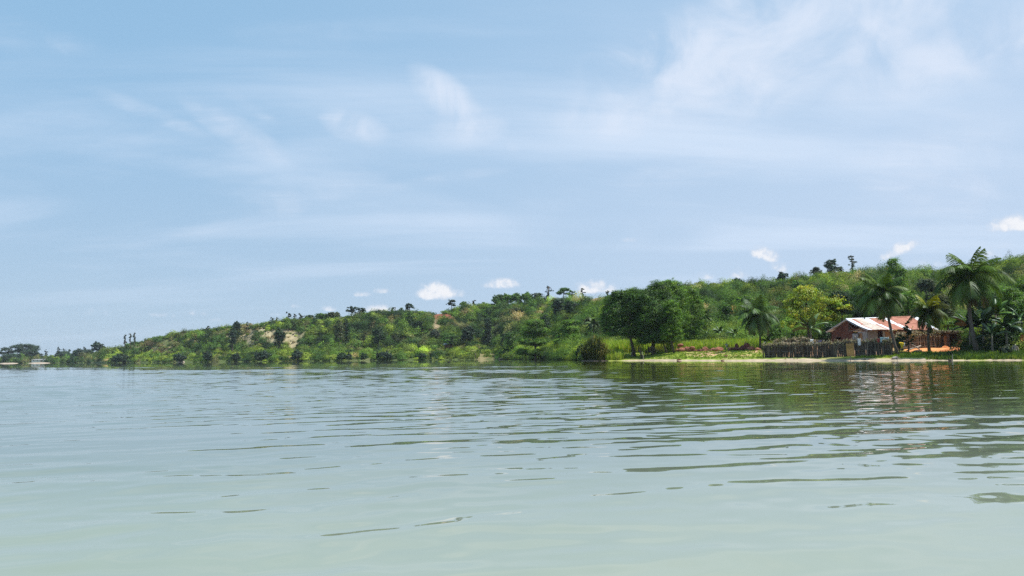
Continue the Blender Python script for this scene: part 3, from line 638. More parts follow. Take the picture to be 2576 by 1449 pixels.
BG = 'big shade trees on the beach'
tree_l('shade_tree', 'broad dark green shade tree on a leaning trunk, over the parked motorcycle', 'tree', 1594, 167,
       [(1548, 800, 34, 44, 0), (1575, 775, 40, 42, 1), (1600, 765, 34, 38, -1), (1545, 770, 26, 30, 2), (1590, 815, 36, 34, 2), (1620, 800, 30, 50, 3), (1530, 825, 18, 24, 0), (1558, 745, 22, 16, 0), (1595, 736, 20, 12, 1), (1558, 836, 38, 20, 0), (1600, 842, 24, 18, 1), (1530, 800, 20, 30, 1)], 'deep',
       [(1594, 897), (1592, 875), (1586, 850), (1582, 825), (1583, 800)], group=BG, seed=11, tr=.34, fork_py=850)
tree_l('shade_tree', 'tall round-topped shade tree with the thick straight trunk, middle of the beach clump', 'tree', 1643, 165,
       [(1655, 738, 34, 30, 0), (1630, 765, 30, 36, -1), (1675, 770, 30, 38, 0), (1650, 800, 46, 46, -1.5), (1625, 820, 34, 40, 0), (1685, 820, 26, 40, 0), (1655, 845, 44, 26, 0), (1668, 722, 18, 14, 1), (1640, 856, 40, 14, 0), (1678, 856, 30, 14, 0), (1620, 790, 26, 40, 1)], 'deep',
       [(1643, 896), (1643, 875), (1644, 850), (1646, 815), (1648, 780)], group=BG, seed=12, tr=.42)
tree_l('shade_tree', 'highest shade tree, its light green top rising behind the clump', 'tree', 1617, 178,
       [(1690, 728, 26, 26, 0), (1680, 716, 18, 15, 1), (1705, 755, 30, 36, 0), (1672, 760, 36, 44, 0), (1700, 800, 34, 44, 0), (1660, 810, 40, 40, 0)], 'lit',
       [(1617, 893), (1621, 872), (1632, 840), (1655, 800), (1675, 760)], group=BG, seed=13, tr=.3)
tree_l('shade_tree', 'wide shade tree with sunlit right flank, right end of the clump behind the rocks', 'tree', 1749, 182,
       [(1735, 748, 24, 26, 0), (1718, 770, 26, 40, 0), (1748, 785, 26, 36, 0), (1730, 810, 34, 44, 0), (1715, 845, 28, 26, 0), (1755, 805, 18, 26, 0), (1725, 732, 18, 14, 0), (1728, 856, 32, 14, 0), (1752, 835, 18, 26, 0)], 'lit',
       [(1749, 880), (1748, 855), (1746, 830), (1740, 800), (1735, 770)], group=BG, seed=14, tr=.34, bark='pale_bark')
tree_l('shade_tree', 'low-hanging shade tree beside the pile of red rocks', 'tree', 1695, 160,
       [(1697, 815, 20, 34, 0), (1703, 845, 17, 24, -.5), (1690, 780, 22, 26, 0), (1680, 840, 20, 26, 0)], 'lit',
       [(1696, 891), (1693, 878), (1690, 862), (1690, 835)], group=BG, seed=15, tr=.24)
tree_l('shade_tree', 'slim shade tree with thin bent trunk between the thick trunk and the rock pile', 'tree', 1676, 163,
       [(1668, 830, 22, 34, 0), (1660, 850, 20, 20, 0), (1672, 800, 20, 26, 0)], 'deep',
       [(1676, 893), (1674, 878), (1668, 862), (1667, 840)], group=BG, seed=16, tr=.18)
tree_l('yellow_tree', 'wide tree with bright yellow-green leaves, left of the house', 'tree', 2035, 152,
       [(2030, 748, 44, 24, 0), (1992, 768, 30, 24, 0), (2075, 768, 40, 20, -1), (2108, 776, 24, 8, -2), (2000, 795, 34, 22, -1), (2048, 795, 40, 22, -1.5), (1982, 818, 22, 14, -2), (2020, 730, 30, 10, 0), (2085, 800, 30, 20, -1), (2122, 772, 12, 5, -2)], 'yellow',
       [(2035, 870), (2034, 840), (2032, 810), (2030, 780)], seed=17, tr=.24, dens=2.8, minr=.25, ls=.27, cl_r=.3)
# trees around and behind the house
def L6(px, py, w_, h_, sd):
    w_ *= 1.2; h_ *= 1.12
    g = np.random.default_rng(sd); out_ = [(px, py, w_ * .7, h_ * .8, 0)]
    for i in range(6): out_.append((px + g.uniform(-.62, .62) * w_, py + g.uniform(-.6, .65) * h_, w_ * g.uniform(.3, .45), h_ * g.uniform(.26, .42), g.uniform(-2, 2)))
    return out_
NG = 'trees behind the house'
for i, (px, py, w_, h_, d_, cl, lb) in enumerate([
    (2118, 770, 42, 44, 46, 'dark', 'dark leafy tree between the yellow-green tree and the red roof'),
    (2172, 745, 40, 36, 58, 'mid', 'mid green tree behind the left end of the roof'),
    (2200, 790, 60, 36, 44, 'dark', 'shady dark tree close behind the roof ridge'),
    (2285, 765, 36, 34, 50, 'lit', 'bright green tree behind the roof between two palms'),
    (2300, 815, 36, 26, 42, 'dark', 'low dark tree touching the back of the roof'),
    (2372, 770, 34, 44, 52, 'olive', 'olive tree between the short palm and the tall palm'),
    (2385, 818, 26, 10, 38, 'bright', 'small light green tree with flat crown behind the back fence'),
    (2330, 720, 34, 20, 78, 'grey', 'grey-green bushy tree on the slope above the short palm'),
    (2545, 765, 42, 46, 36, 'lit', 'big bright leafy tree at the right edge above the banana plants'),
    (2580, 740, 34, 44, 48, 'bright', 'light green tree cut off by the right edge'),
    (2490, 770, 40, 36, 40, 'dark', 'dark tree behind the crown of the tall palm'),
    (2000, 850, 24, 22, 44, 'dark', 'dark bushy tree under the yellow-green tree'),
    (1955, 838, 26, 26, 46, 'mid', 'mid green tree between the left palm and the yellow-green tree'),
    (2090, 838, 24, 26, 36, 'dark', 'dark tree in the shade at the left corner of the house')]):
    y = float(y_shore(px)) + d_; b = P(px, y); pb = float(py_of(b.x, b.y, b.z))
    tree_l('leafy_tree', lb, 'tree', px, y, L6(px, py, w_, h_, 40 + i), cl, [(px, pb), (px, (pb + py) / 2), (px, py)], group=NG, seed=60 + i, tr=.2, dens=4.0)
# ------------------------------------------------------------------ single trees on the skyline and the slope
def D_(px, f): return float(np.interp(px, U_Y, Y_C)) * f
T = []
def tt(label, px, yf, top, width, kind, colr, name=None, cat='tree', **kw):
    y = D_(px, yf) if yf < 5 else yf
    tree(name or dict(round='leafy_tree', umbrella='flat_topped_tree', spindly='spindly_tree', column='ivy_clad_tree', spread='spreading_tree', euca='tall_tree', bush='bush')[kind], label, cat, px, y, top, width, kind, colr, **kw)
FL, SK, SL = 'trees on the far shore', 'trees on the skyline', 'trees on the slope'
for a in [
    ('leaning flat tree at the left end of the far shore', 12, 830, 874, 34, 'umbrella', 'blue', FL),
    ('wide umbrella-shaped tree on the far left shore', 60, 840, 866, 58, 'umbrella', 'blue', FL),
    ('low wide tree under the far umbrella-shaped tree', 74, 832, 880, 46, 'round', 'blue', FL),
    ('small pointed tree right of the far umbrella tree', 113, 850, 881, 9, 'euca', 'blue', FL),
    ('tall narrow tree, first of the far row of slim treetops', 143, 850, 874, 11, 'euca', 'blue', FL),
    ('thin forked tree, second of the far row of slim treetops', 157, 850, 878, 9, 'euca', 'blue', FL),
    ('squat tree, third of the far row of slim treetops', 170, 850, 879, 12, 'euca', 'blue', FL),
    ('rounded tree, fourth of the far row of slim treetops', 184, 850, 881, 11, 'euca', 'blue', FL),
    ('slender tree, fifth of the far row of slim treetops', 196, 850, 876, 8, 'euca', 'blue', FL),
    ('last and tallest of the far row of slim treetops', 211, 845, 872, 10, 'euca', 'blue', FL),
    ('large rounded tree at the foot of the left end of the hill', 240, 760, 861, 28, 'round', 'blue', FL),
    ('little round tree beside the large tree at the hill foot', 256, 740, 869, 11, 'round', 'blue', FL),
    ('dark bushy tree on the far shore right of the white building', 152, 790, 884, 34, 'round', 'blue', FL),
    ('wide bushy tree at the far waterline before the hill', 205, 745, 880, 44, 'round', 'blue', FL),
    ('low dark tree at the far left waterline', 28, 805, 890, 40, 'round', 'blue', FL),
    ('spindly tree, left one of three on the left end of the hill', 311, .99, 842, 12, 'spindly', 'grey', SK),
    ('spindly narrow tree, middle one of three on the left end of the hill', 324, .99, 839, 8, 'spindly', 'grey', SK),
    ('spindly forked tree, right one of three on the left end of the hill', 334, .99, 837, 11, 'spindly', 'grey', SK),
    ('dark round tree low on the left end of the hill', 371, 560, 871, 24, 'round', 'blue', SL),
    ('rough bushy tree where the hill first flattens', 520, .99, 821, 16, 'euca', 'grey', SK),
    ('dark blue-green tree standing on the crest above the bare tan slope', 592, .97, 807, 22, 'round', 'blue', SK),
    ('dark tree just below the crest, under the dark blue-green tree', 582, .90, 822, 24, 'round', 'blue', SL),
    ('thin post-like tree on the crest above the tan slope', 618, .99, 809, 6, 'column', 'grey', SK),
    ('small open tree, first of the group left of the long grove', 681, .99, 798, 12, 'euca', 'grey', SK),
    ('small ragged tree, second of the group left of the long grove', 693, .99, 799, 10, 'euca', 'grey', SK),
    ('tallest dark tree of the group left of the long grove', 722, .99, 785, 16, 'euca', 'blue', SK),
    ('upright pale tree beside the tallest dark tree of the grove', 738, .99, 789, 10, 'euca', 'grey', SK),
    ('feathery upright tree of the grove on the crest', 752, .99, 789, 16, 'euca', 'grey', SK),
    ('dark rounded tree in the long low grove on the crest', 775, 1.0, 792, 26, 'round', 'dark', SK),
    ('mid green rounded tree at the right end of the long grove', 806, 1.0, 788, 30, 'round', 'mid', SK),
    ('light bushy tree on the crest before the two flat-topped trees', 835, 1.0, 785, 32, 'round', 'olive', SK),
    ('flat-topped dark tree, left one of a pair on the crest', 881, .98, 771, 27, 'umbrella', 'blue', SK),
    ('flat-topped spreading tree, right one of a pair on the crest', 907, .98, 774, 24, 'umbrella', 'blue', SK),
    ('low flat tree on the crest right of the flat-topped pair', 953, .99, 783, 16, 'umbrella', 'dark', SK),
    ('small upright tree on the crest left of the two-tiered tree', 986, .99, 773, 13, 'euca', 'grey', SK),
    ('tiny ragged tree on the crest next to the two-tiered tree', 1006, .99, 775, 16, 'euca', 'mid', SK),
    ('dark two-tiered tree with open branches on the crest', 1028, .98, 763, 25, 'umbrella', 'blue', SK),
    ('compact flat-topped tree above the red scar', 1134, .98, 753, 24, 'umbrella', 'blue', SK),
    ('low round tree on the crest right of the red scar', 1166, .99, 759, 22, 'round', 'mid', SK),
    ('pale thin tree on the crest before the high grove', 1191, .99, 755, 11, 'spindly', 'grey', SK),
    ('bright small tree just left of the high grove', 1217, .99, 760, 16, 'euca', 'mid', SK),
    ('left end tree of the high grove on the plateau', 1252, .97, 741, 30, 'round', 'mid', SK),
    ('rounded tree, second in the high grove on the plateau', 1275, .99, 739, 30, 'round', 'lit', SK),
    ('darker tree, third in the high grove on the plateau', 1300, .99, 737, 32, 'round', 'mid', SK),
    ('pale green tree, fourth in the high grove on the plateau', 1327, .99, 736, 32, 'round', 'lit', SK),
    ('grey-green tree, last in the high grove beside the ivy-clad tree', 1352, .99, 735, 26, 'round', 'grey', SK),
    ('flat open tree right of the tall ivy-clad tree', 1418, .97, 725, 36, 'umbrella', 'mid', SK),
    ('bushy tree on the plateau right of the flat open tree', 1440, .99, 730, 22, 'euca', 'mid', SK),
    ('bare slender tree on the plateau left of the brown field', 1466, .98, 725, 16, 'spindly', 'grey', SK),
    ('slender see-through tree standing in the brown field', 1530, .98, 732, 15, 'spindly', 'grey', SK),
    ('tiny tree in the brown field right of the see-through tree', 1546, .99, 735, 10, 'spindly', 'grey', SK),
    ('round-headed pale tree right behind the beach trees', 1763, .98, 708, 22, 'umbrella', 'grey', SK),
    ('very small dark tree between two paler ones on the crest', 1781, .99, 717, 11, 'round', 'blue', SK),
    ('small domed tree on the crest right of the tiny dark one', 1799, .98, 711, 18, 'round', 'grey', SK),
    ('dark domed tree standing out on the crest', 1857, .97, 700, 36, 'round', 'blue', SK),
    ('slim pale tree on the crest right of the dark domed tree', 1903, .98, 707, 14, 'euca', 'grey', SK),
    ('small feathery tree left of the round dark crest tree', 1958, .99, 700, 12, 'euca', 'mid', SK),
    ('round dark tree alone on the crest left of the eucalyptus group', 1973, .97, 684, 30, 'round', 'blue', SK),
    ('eucalyptus-like tree, low left one of the group on the crest', 2063, .97, 674, 44, 'euca', 'grey', SK),
    ('eucalyptus-like tree, tallest of the group on the crest', 2098, .97, 655, 44, 'euca', 'blue', SK),
    ('eucalyptus-like tree, right one of the group on the crest', 2122, .98, 672, 24, 'euca', 'grey', SK),
    ('very tall thin see-through tree on the crest', 2153, .97, 643, 25, 'spindly', 'grey', SK),
    ('low dark tree at the foot of the tall see-through tree', 2140, .98, 684, 34, 'round', 'blue', SK),
    ('big pale tree with tiered branches behind the leaning palm', 2262, 185, 650, 52, 'round', 'lit', SK),
    ('dark domed thicket tree on the hilltop at the right edge', 2560, .98, 655, 50, 'round', 'dark', SK),
    ('dark ivy-hung tree of the hollow, upper left of the beach trees', 1405, 345, 756, 34, 'column', 'blue', SL),
    ('broad dark tree, right half of the dark clump left of the beach trees', 1438, 330, 757, 44, 'round', 'dark', SL),
    ('dark ivy-covered column of a tree below the rocky ledge', 1226, 400, 802, 25, 'column', 'blue', SL),
    ('round dark tree with thick leaves above the shore meadow', 1175, 405, 820, 40, 'round', 'blue', SL),
    ('small dark tree column at the ledge edge', 1240, 455, 772, 9, 'column', 'dark', SL),
    ('dark tree left of the red scar', 1050, 440, 806, 32, 'round', 'dark', SL),
    ('spreading tree left above the scar with layered branches', 1030, 455, 788, 36, 'spread', 'mid', SL),
    ('broad mid-slope tree below the high grove', 1300, 430, 775, 44, 'round', 'olive', SL),
    ('dark narrow hollow tree beside the bright spreading tree', 1262, 345, 842, 14, 'column', 'dark', SL),
    ('large bright spreading tree with layered leaves', 1345, 262, 802, 98, 'spread', 'bright', SL),
    ('large darker spreading tree beside the bright one', 1432, 255, 806, 80, 'spread', 'lit', SL),
    ('pale leafy tree left of the bright spreading tree', 1285, 320, 832, 36, 'round', 'mid', SL),
    ('dark tree above the two spreading trees', 1370, 320, 790, 40, 'round', 'dark', SL),
    ('bushy light tree on the meadow left of the round dark tree', 1130, 400, 838, 44, 'round', 'mid', SL),
    ('grey bushy tree on the slope under the red scar', 1095, 425, 828, 36, 'round', 'grey', SL),
    ('rounded tree on the slope left of the flat-topped pair', 850, 420, 806, 30, 'round', 'olive', SL),
    ('dark tree clump beside the pink scar', 868, 450, 800, 20, 'round', 'dark', SL),
    ('dark bushy tree at the right end of the tan slope', 700, 455, 824, 32, 'round', 'dark', SL),
    ('round tree in the middle of the slope above the meadow', 950, 420, 822, 36, 'round', 'dark', SL),
    ('pale tree on the slope behind the small coconut palm', 1480, 275, 798, 36, 'round', 'olive', SL),
    ('dark rounded tree on the slope right of the beach trees', 1825, 215, 760, 44, 'round', 'mid', SL),
    ('wide light tree on the slope above the left palm', 1880, 240, 742, 56, 'round', 'lit', SL),
    ('grey-green tree on the upper slope above the left palm', 1905, 280, 722, 46, 'round', 'olive', SL),
    ('tree with fine pale leaves on the slope above the yellow-green tree', 2010, 250, 708, 60, 'euca', 'mid', SL),
    ('low tree on the slope right of the orange patch', 1890, 200, 790, 40, 'round', 'dark', SL),
    ('dark shore bush right at the waterline under the tan slope', 745, 400, 878, 30, 'bush', 'blue', 'bushes at the waterline'),
    ('dark blue-green shore bush, long and low, left of the tan slope end', 660, 412, 882, 44, 'bush', 'blue', 'bushes at the waterline'),
    ('small black-green bush standing upright at the waterline', 948, 369, 884, 9, 'bush', 'blue', 'bushes at the waterline'),
    ('dark bush at the waterline below the meadow', 913, 372, 886, 18, 'bush', 'dark', 'bushes at the waterline'),
    ('wide dark bush at the waterline in front of the meadow', 858, 378, 885, 30, 'bush', 'dark', 'bushes at the waterline'),
    ('upright dark bush beside the wide dark bush at the waterline', 876, 378, 884, 14, 'bush', 'blue', 'bushes at the waterline'),
    ('boxy dark bush at the waterline under the red scar', 1087, 361, 884, 16, 'bush', 'dark', 'bushes at the waterline'),
    ('long dark bush at the waterline left of the boxy bush', 1060, 362, 888, 34, 'bush', 'dark', 'bushes at the waterline'),
    ('dark spiky bush at the waterline below the round dark tree', 968, 368, 882, 34, 'bush', 'blue', 'bushes at the waterline'),
    ('round green bush on the far bank at the hill foot', 450, 455, 886, 30, 'bush', 'blue', 'bushes at the waterline'),
    ('dark shore bush left of the small sand spot', 590, 425, 884, 22, 'bush', 'blue', 'bushes at the waterline'),
    ('dark shrubby bush at the left foot of the hill', 520, 440, 882, 26, 'bush', 'blue', 'bushes at the waterline'),
    ('bushy plant at the waterline at the hill end', 300, 535, 889, 40, 'bush', 'blue', 'bushes at the waterline'),
    ('dark bush with glossy leaves among the bushes of the point', 1375, 250, 884, 26, 'bush', 'dark', 'bushes on the point'),
    ('big dark bush at the tip of the point', 1462, 205, 868, 34, 'bush', 'dark', 'bushes on the point'),
    ('light green bush leaning over the canoe', 1272, 322, 876, 40, 'bush', 'mid', 'bushes on the point')]:
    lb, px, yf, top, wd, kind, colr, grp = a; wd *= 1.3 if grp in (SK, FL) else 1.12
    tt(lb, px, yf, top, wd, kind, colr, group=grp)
tt('grey-green leafy shrub at the foot of the banana plants', 2530, 97, 866, 32, 'bush', 'grey', cat='shrub', name='shrub')
tree_l('slender_tree', 'dark slender shrub tree in front of the house wall', 'tree', 2284, 112.5, [(2285, 818, 9, 11, 0), (2280, 834, 12, 13, 0), (2289, 844, 11, 14, 0), (2278, 856, 12, 12, 0), (2288, 862, 10, 10, 0)], 'dark', [(2284, 884), (2284, 862), (2283, 835)], seed=91, tr=.07, ls=.24)
tt('leafy low shrub beside the leaning palm trunk', 2262, 111.5, 838, 24, 'bush', 'grey', cat='shrub', name='shrub', ls=.26)
tt('small dark seedling bush on the shore grass before the red earth', 2388, 98.5, 876, 14, 'bush', 'dark', cat='shrub', name='shrub')
# tall tree whose trunk is wrapped in ivy, bare crooked top
tree_l('ivy_clad_tree', 'tall dead tree wrapped in dark ivy with crooked bare top on the plateau', 'tree', 1379, 460,
       [(1379, 772, 7, 12, 0), (1379, 755, 6, 12, 0), (1379, 742, 4.5, 9, 0), (1384, 733, 8, 3, 0), (1373, 735, 5, 3, 0), (1390, 731, 6, 2.5, 0), (1379, 722, 4, 3.5, 0)], 'blue', [(1379, 785), (1379, 760), (1378, 738), (1380, 721)], seed=77, tr=.5, limb_n=7, dens=3.4)

# ------------------------------------------------------------------ palms
def frond_mesh(g, L, e0, droop, az_, leaf, wid, col, n=42, tw=0.0):
    """one feather leaf: rachis and two rows of hanging leaflets"""
    ns = 12; p = np.zeros((ns + 1, 3)); T_ = np.zeros((ns + 1, 3)); a = az_
    for i in range(ns + 1):
        e = e0 - droop * (i / ns) ** 1.25; T_[i] = (math.cos(e) * math.cos(a), math.cos(e) * math.sin(a), math.sin(e)); a += tw / ns
        if i < ns: p[i + 1] = p[i] + T_[i] * L / ns
    f = np.linspace(.10, 1.0, n); f = np.repeat(f, 2); sd = np.tile([1.0, -1.0], n); x = f * ns; i0 = np.minimum(x.astype(int), ns - 1); fr = (x - i0)[:, None]
    c = p[i0] * (1 - fr) + p[i0 + 1] * fr; t = T_[i0] * (1 - fr) + T_[i0 + 1] * fr
    side = np.cross(t, [0, 0, 1.0]); side /= np.maximum(np.linalg.norm(side, axis=1, keepdims=True), 1e-4); up = np.cross(side, t)
    ll = leaf * np.clip(np.sin(np.pi * (.16 + .80 * f)), .12, 1) * g.uniform(.85, 1.12, len(f))
    dirn = side * (sd * .72)[:, None] + t * .55 + np.array([0, 0, -1]) * (.30 + .35 * g.uniform(size=len(f)))[:, None] + up * .12
    dirn /= np.linalg.norm(dirn, axis=1, keepdims=True); wv = np.cross(dirn, up); wv /= np.maximum(np.linalg.norm(wv, axis=1, keepdims=True), 1e-4); wv = t * .8 + wv * .2
    mid = c + dirn * (ll * .5)[:, None]; tip = c + dirn * ll[:, None] + np.array([0, 0, -1]) * (ll * .28)[:, None]
    V = np.stack([c - wv * wid * .5, c + wv * wid * .5, mid + wv * wid * .6, mid - wv * wid * .6, tip + wv * wid * .12, tip - wv * wid * .12], 1).reshape(-1, 3)
    o = np.arange(len(f))[:, None] * 6; Q = np.concatenate([o + np.array([0, 1, 2, 3]), o + np.array([3, 2, 4, 5])])
    cl = np.repeat(np.array(col) * np.exp(g.normal(0, .12, (len(f), 1))), 6, 0)
    # rachis as a thin three-sided rod
    rv = []; 
    for i in range(ns + 1):
        s_ = np.cross(T_[i], [0, 0, 1.0]); s_ /= max(np.linalg.norm(s_), 1e-4); u_ = np.cross(s_, T_[i]); r_ = .045 * (1 - .8 * i / ns) * (L / 4)
        rv += [p[i] + s_ * r_, p[i] - s_ * r_, p[i] + u_ * r_ * 1.2]
    rv = np.array(rv); b = len(V); rq = []
    for i in range(ns):
        for k in range(3): rq.append((b + i * 3 + k, b + i * 3 + (k + 1) % 3, b + (i + 1) * 3 + (k + 1) % 3, b + (i + 1) * 3 + k))
    return np.concatenate([V, rv]), np.concatenate([Q, rq]), np.concatenate([cl, np.tile(np.array([.16, .17, .05]), (len(rv), 1))])
def palm(label, path, y, rad_px, nf=22, seed=0, cols=((.045, .085, .022),), dead=0, skirt=False, tr=.19, wid=.12, name='coconut_palm', up=1.0, parts=True, leafr=.33, nuts=True, young=None, lo_drop=0.0):
    g = np.random.default_rng(seed); b = P(path[0][0], y); s = y / F_PX; L = rad_px * s
    o = empty(name, label, 'palm tree', b); pts = [unproj(px, py, y) - b for px, py in path]; pts[0] = Vector((0, 0, -.3))
    r_ = [tr * 1.5] + [tr * (1.05 - .3 * i / len(pts)) for i in range(1, len(pts))]
    mb = MB(); mb.tube(pts, r_, 9); mb.build('trunk', M['palm_bark'], o, True); top = np.array(pts[-1])
    allp = []
    for i in range(nf):
        f = (i + .5) / nf; e0 = R(86) - R(112 + lo_drop) * f ** .9 + g.normal(0, .08); az_ = i * 2.39996 + g.normal(0, .15); droop = (R(40) + R(62) * math.sin(math.pi * min(1, f * .95)) ** .7) * g.uniform(.8, 1.2)
        LL = L * (0.92 + .12 * math.sin(math.pi * f)) * g.uniform(.9, 1.1) * (up if f < .25 else 1)
        cc = np.array(cols[g.integers(0, len(cols))]) * math.exp(g.normal(0, .24))
        if i >= nf - dead: cc = np.array((.17, .12, .06)) * math.exp(g.normal(0, .2))
        if young and i < 3: cc = np.array(young)
        V, Q, Cl = frond_mesh(g, LL, e0, droop, az_, LL * leafr, wid, cc, tw=g.normal(0, .25)); V = V + top
        if parts: mesh_np('frond', V, Q, mat=M['palm'], parent=o, col=Cl)
        else: allp.append((V, Q, Cl))
    if not parts:
        V, Q, Cl = join(allp); mesh_np('crown', V, Q, mat=M['palm'], parent=o, col=Cl)
    if nuts:
        for k in range(6):
            nb = MB(); a = k * 1.05 + g.uniform(-.2, .2); c = top + np.array([math.cos(a) * .32, math.sin(a) * .32, -.28 - .15 * g.uniform()]); nb.tube([c + [0, 0, .14], c + [0, 0, .06], c, c - [0, 0, .08], c - [0, 0, .13]], [.03, .11, .13, .1, .02], 7)
            nb.build('coconut', M['bark'], o, True)
    if skirt:
        ps = []
        for k in range(16):
            V, Q, Cl = frond_mesh(g, L * g.uniform(.5, .95), R(-62) + g.normal(0, .12), R(24), g.uniform(0, 6.28), L * .2, wid, np.array((.075, .06, .04)) * math.exp(g.normal(0, .25)), n=18); ps.append((V * [.75, .75, 1] + top - [0, 0, .25], Q, Cl))
        V, Q, Cl = join(ps); mesh_np('dead_fronds', V, Q, mat=M['straw'], parent=o, col=Cl)
    return o
PG = ((.075, .14, .025), (.095, .155, .03), (.055, .105, .025))
palm('tallest coconut palm, on the bank right of the red earth', [(2456, 890), (2449, 848), (2441, 805), (2436, 755), (2441, 699)], 103, 97, 38, 3, PG, dead=3, skirt=True, tr=.25, up=.92, lo_drop=16)
palm('coconut palm leaning left over the woven fence', [(2258, 893), (2251, 868), (2242, 834), (2235, 800), (2226, 766), (2218, 742)], 109, 76, 34, 4, PG, dead=1, tr=.2, lo_drop=12)
palm('short straight coconut palm with yellowish fronds beside the red earth', [(2336, 889), (2335, 850), (2336, 815), (2335, 783)], 110.5, 58, 26, 5, ((.075, .115, .018), (.06, .10, .02), (.10, .12, .02)), dead=1, tr=.17, young=(.22, .24, .02), lo_drop=22)
palm('coconut palm at the left end of the woven fence', [(1911, 868), (1912, 842), (1908, 815), (1905, 792)], 146, 64, 28, 6, ((.085, .15, .04), (.065, .12, .035)), dead=3, tr=.17, wid=.16, lo_drop=18)
palm('small coconut palm left of the beach trees', [(1492, 843), (1493, 828), (1493, 814)], 240, 24, 15, 7, ((.09, .14, .05), (.07, .12, .04)), tr=.14, wid=.24, parts=False, nuts=False)
palm('coconut palm half hidden behind the right end of the beach trees', [(1768, 850), (1769, 825), (1770, 800)], 200, 30, 15, 8, ((.06, .11, .03),), tr=.15, wid=.2, parts=False, nuts=False)

# ------------------------------------------------------------------ bananas
def banana(label, px, y, top_py, rad_px, nl=8, seed=0, cols=((.05, .11, .02),), group=None, parts=True, upright=0.0, lift=0.0):
    g = np.random.default_rng(seed); b = P(px, y); s = y / F_PX; L = rad_px * s; H = ztop(px, top_py, y) - b.z; H = max(H, .9)
    o = empty('banana_plant', label, 'banana plant', b, 0, group); mb = MB(); mb.tube([(0, 0, -.2), (0, 0, H * .5), (.04, 0, H)], [.17, .13, .08], 8); mb.build('stem', M['pale_bark'], o, True); allp = []
    for i in range(nl):
        f = (i + .5) / nl; e0 = R(82) - R(70) * f + g.normal(0, .1) + upright * R(20); a = i * 2.39996 + g.normal(0, .2); dr = R(45 + 55 * f) * (1 - .6 * upright); ns = 9; p = np.array([0, 0, H - .05]); V = []; LL = L * g.uniform(.85, 1.15); W_ = LL * .2; tws = g.normal(0, .5)
        for k in range(ns + 1):
            u = k / ns; e = e0 - dr * u ** 1.4; t = np.array([math.cos(e) * math.cos(a), math.cos(e) * math.sin(a), math.sin(e)]); sd = np.cross(t, [0, 0, 1.0]); sd /= max(np.linalg.norm(sd), 1e-3); un = np.cross(sd, t); sd2 = sd * math.cos(tws) + un * math.sin(tws)
            wk = W_ * (0.06 if u < .12 else math.sin(math.pi * min(1, (u - .05) / .97)) ** .55 + .02) * g.uniform(.8, 1.05); dn = np.array([0, 0, -wk * .35])
            V += [p + sd2 * wk + dn, p + un * .02, p - sd2 * wk + dn, p - un * .02]; p = p + t * LL / ns
        Q = []
        for k in range(ns):
            q = k * 4; Q += [(q, q + 1, q + 5, q + 4), (q + 1, q + 2, q + 6, q + 5), (q + 2, q + 3, q + 7, q + 6), (q + 3, q, q + 4, q + 7)]
        cc = np.array(cols[g.integers(0, len(cols))]) * math.exp(g.normal(0, .2)); Cl = np.tile(cc, (len(V), 1)); Cl[1::4] *= 1.35
        if parts: mesh_np('leaf', np.array(V), Q, mat=M['banana'], parent=o, col=Cl, smooth=True)
        else: allp.append((np.array(V), np.array(Q), Cl))
    if not parts:
        V, Q, Cl = join(allp); mesh_np('leaves', V, Q, mat=M['banana'], parent=o, col=Cl, smooth=True)
BN = 'banana plants at the right end of the beach'; DK = ((.025, .065, .016), (.035, .08, .018)); LT = ((.10, .20, .02), (.05, .11, .02))
banana('banana plant with long leaves reaching left behind the tall palm trunk', 2440, 107, 822, 52, 11, 1, DK, BN)
banana('dark banana plant just right of the tall palm trunk', 2474, 106, 818, 50, 11, 2, DK, BN)
banana('banana plant with bright upright leaves, tallest of the clump', 2508, 108, 790, 48, 11, 3, LT, BN, upright=.6)
banana('banana plant with drooping dark leaves behind the low shrub', 2532, 103, 824, 50, 11, 4, DK, BN)
banana('banana plant at the right picture edge above the orange earth', 2572, 106, 806, 48, 10, 5, LT, BN)
banana('low dark banana plant under the tallest one of the clump', 2495, 102, 846, 42, 10, 6, DK, BN)
banana('banana plant with pale leaves behind the left part of the woven fence', 2040, 138, 828, 44, 11, 7, ((.12, .19, .05), (.09, .16, .03)))
BM = 'banana plants in the grass behind the rocks'
banana('pale banana plant, left one in the tall grass behind the rocks', 1775, 186, 842, 22, 8, 8, ((.10, .17, .05),), BM, parts=False)
banana('pale banana plant, middle one in the tall grass behind the rocks', 1812, 180, 836, 24, 8, 9, ((.10, .17, .05),), BM, parts=False)
banana('pale banana plant, right one in the tall grass, nearest the left palm', 1850, 172, 840, 24, 8, 10, ((.11, .17, .06),), BM, parts=False)
banana('banana plant with big leaves beside the foot of the left palm', 1930, 146, 858, 24, 8, 11, ((.07, .15, .03),), None, parts=False)

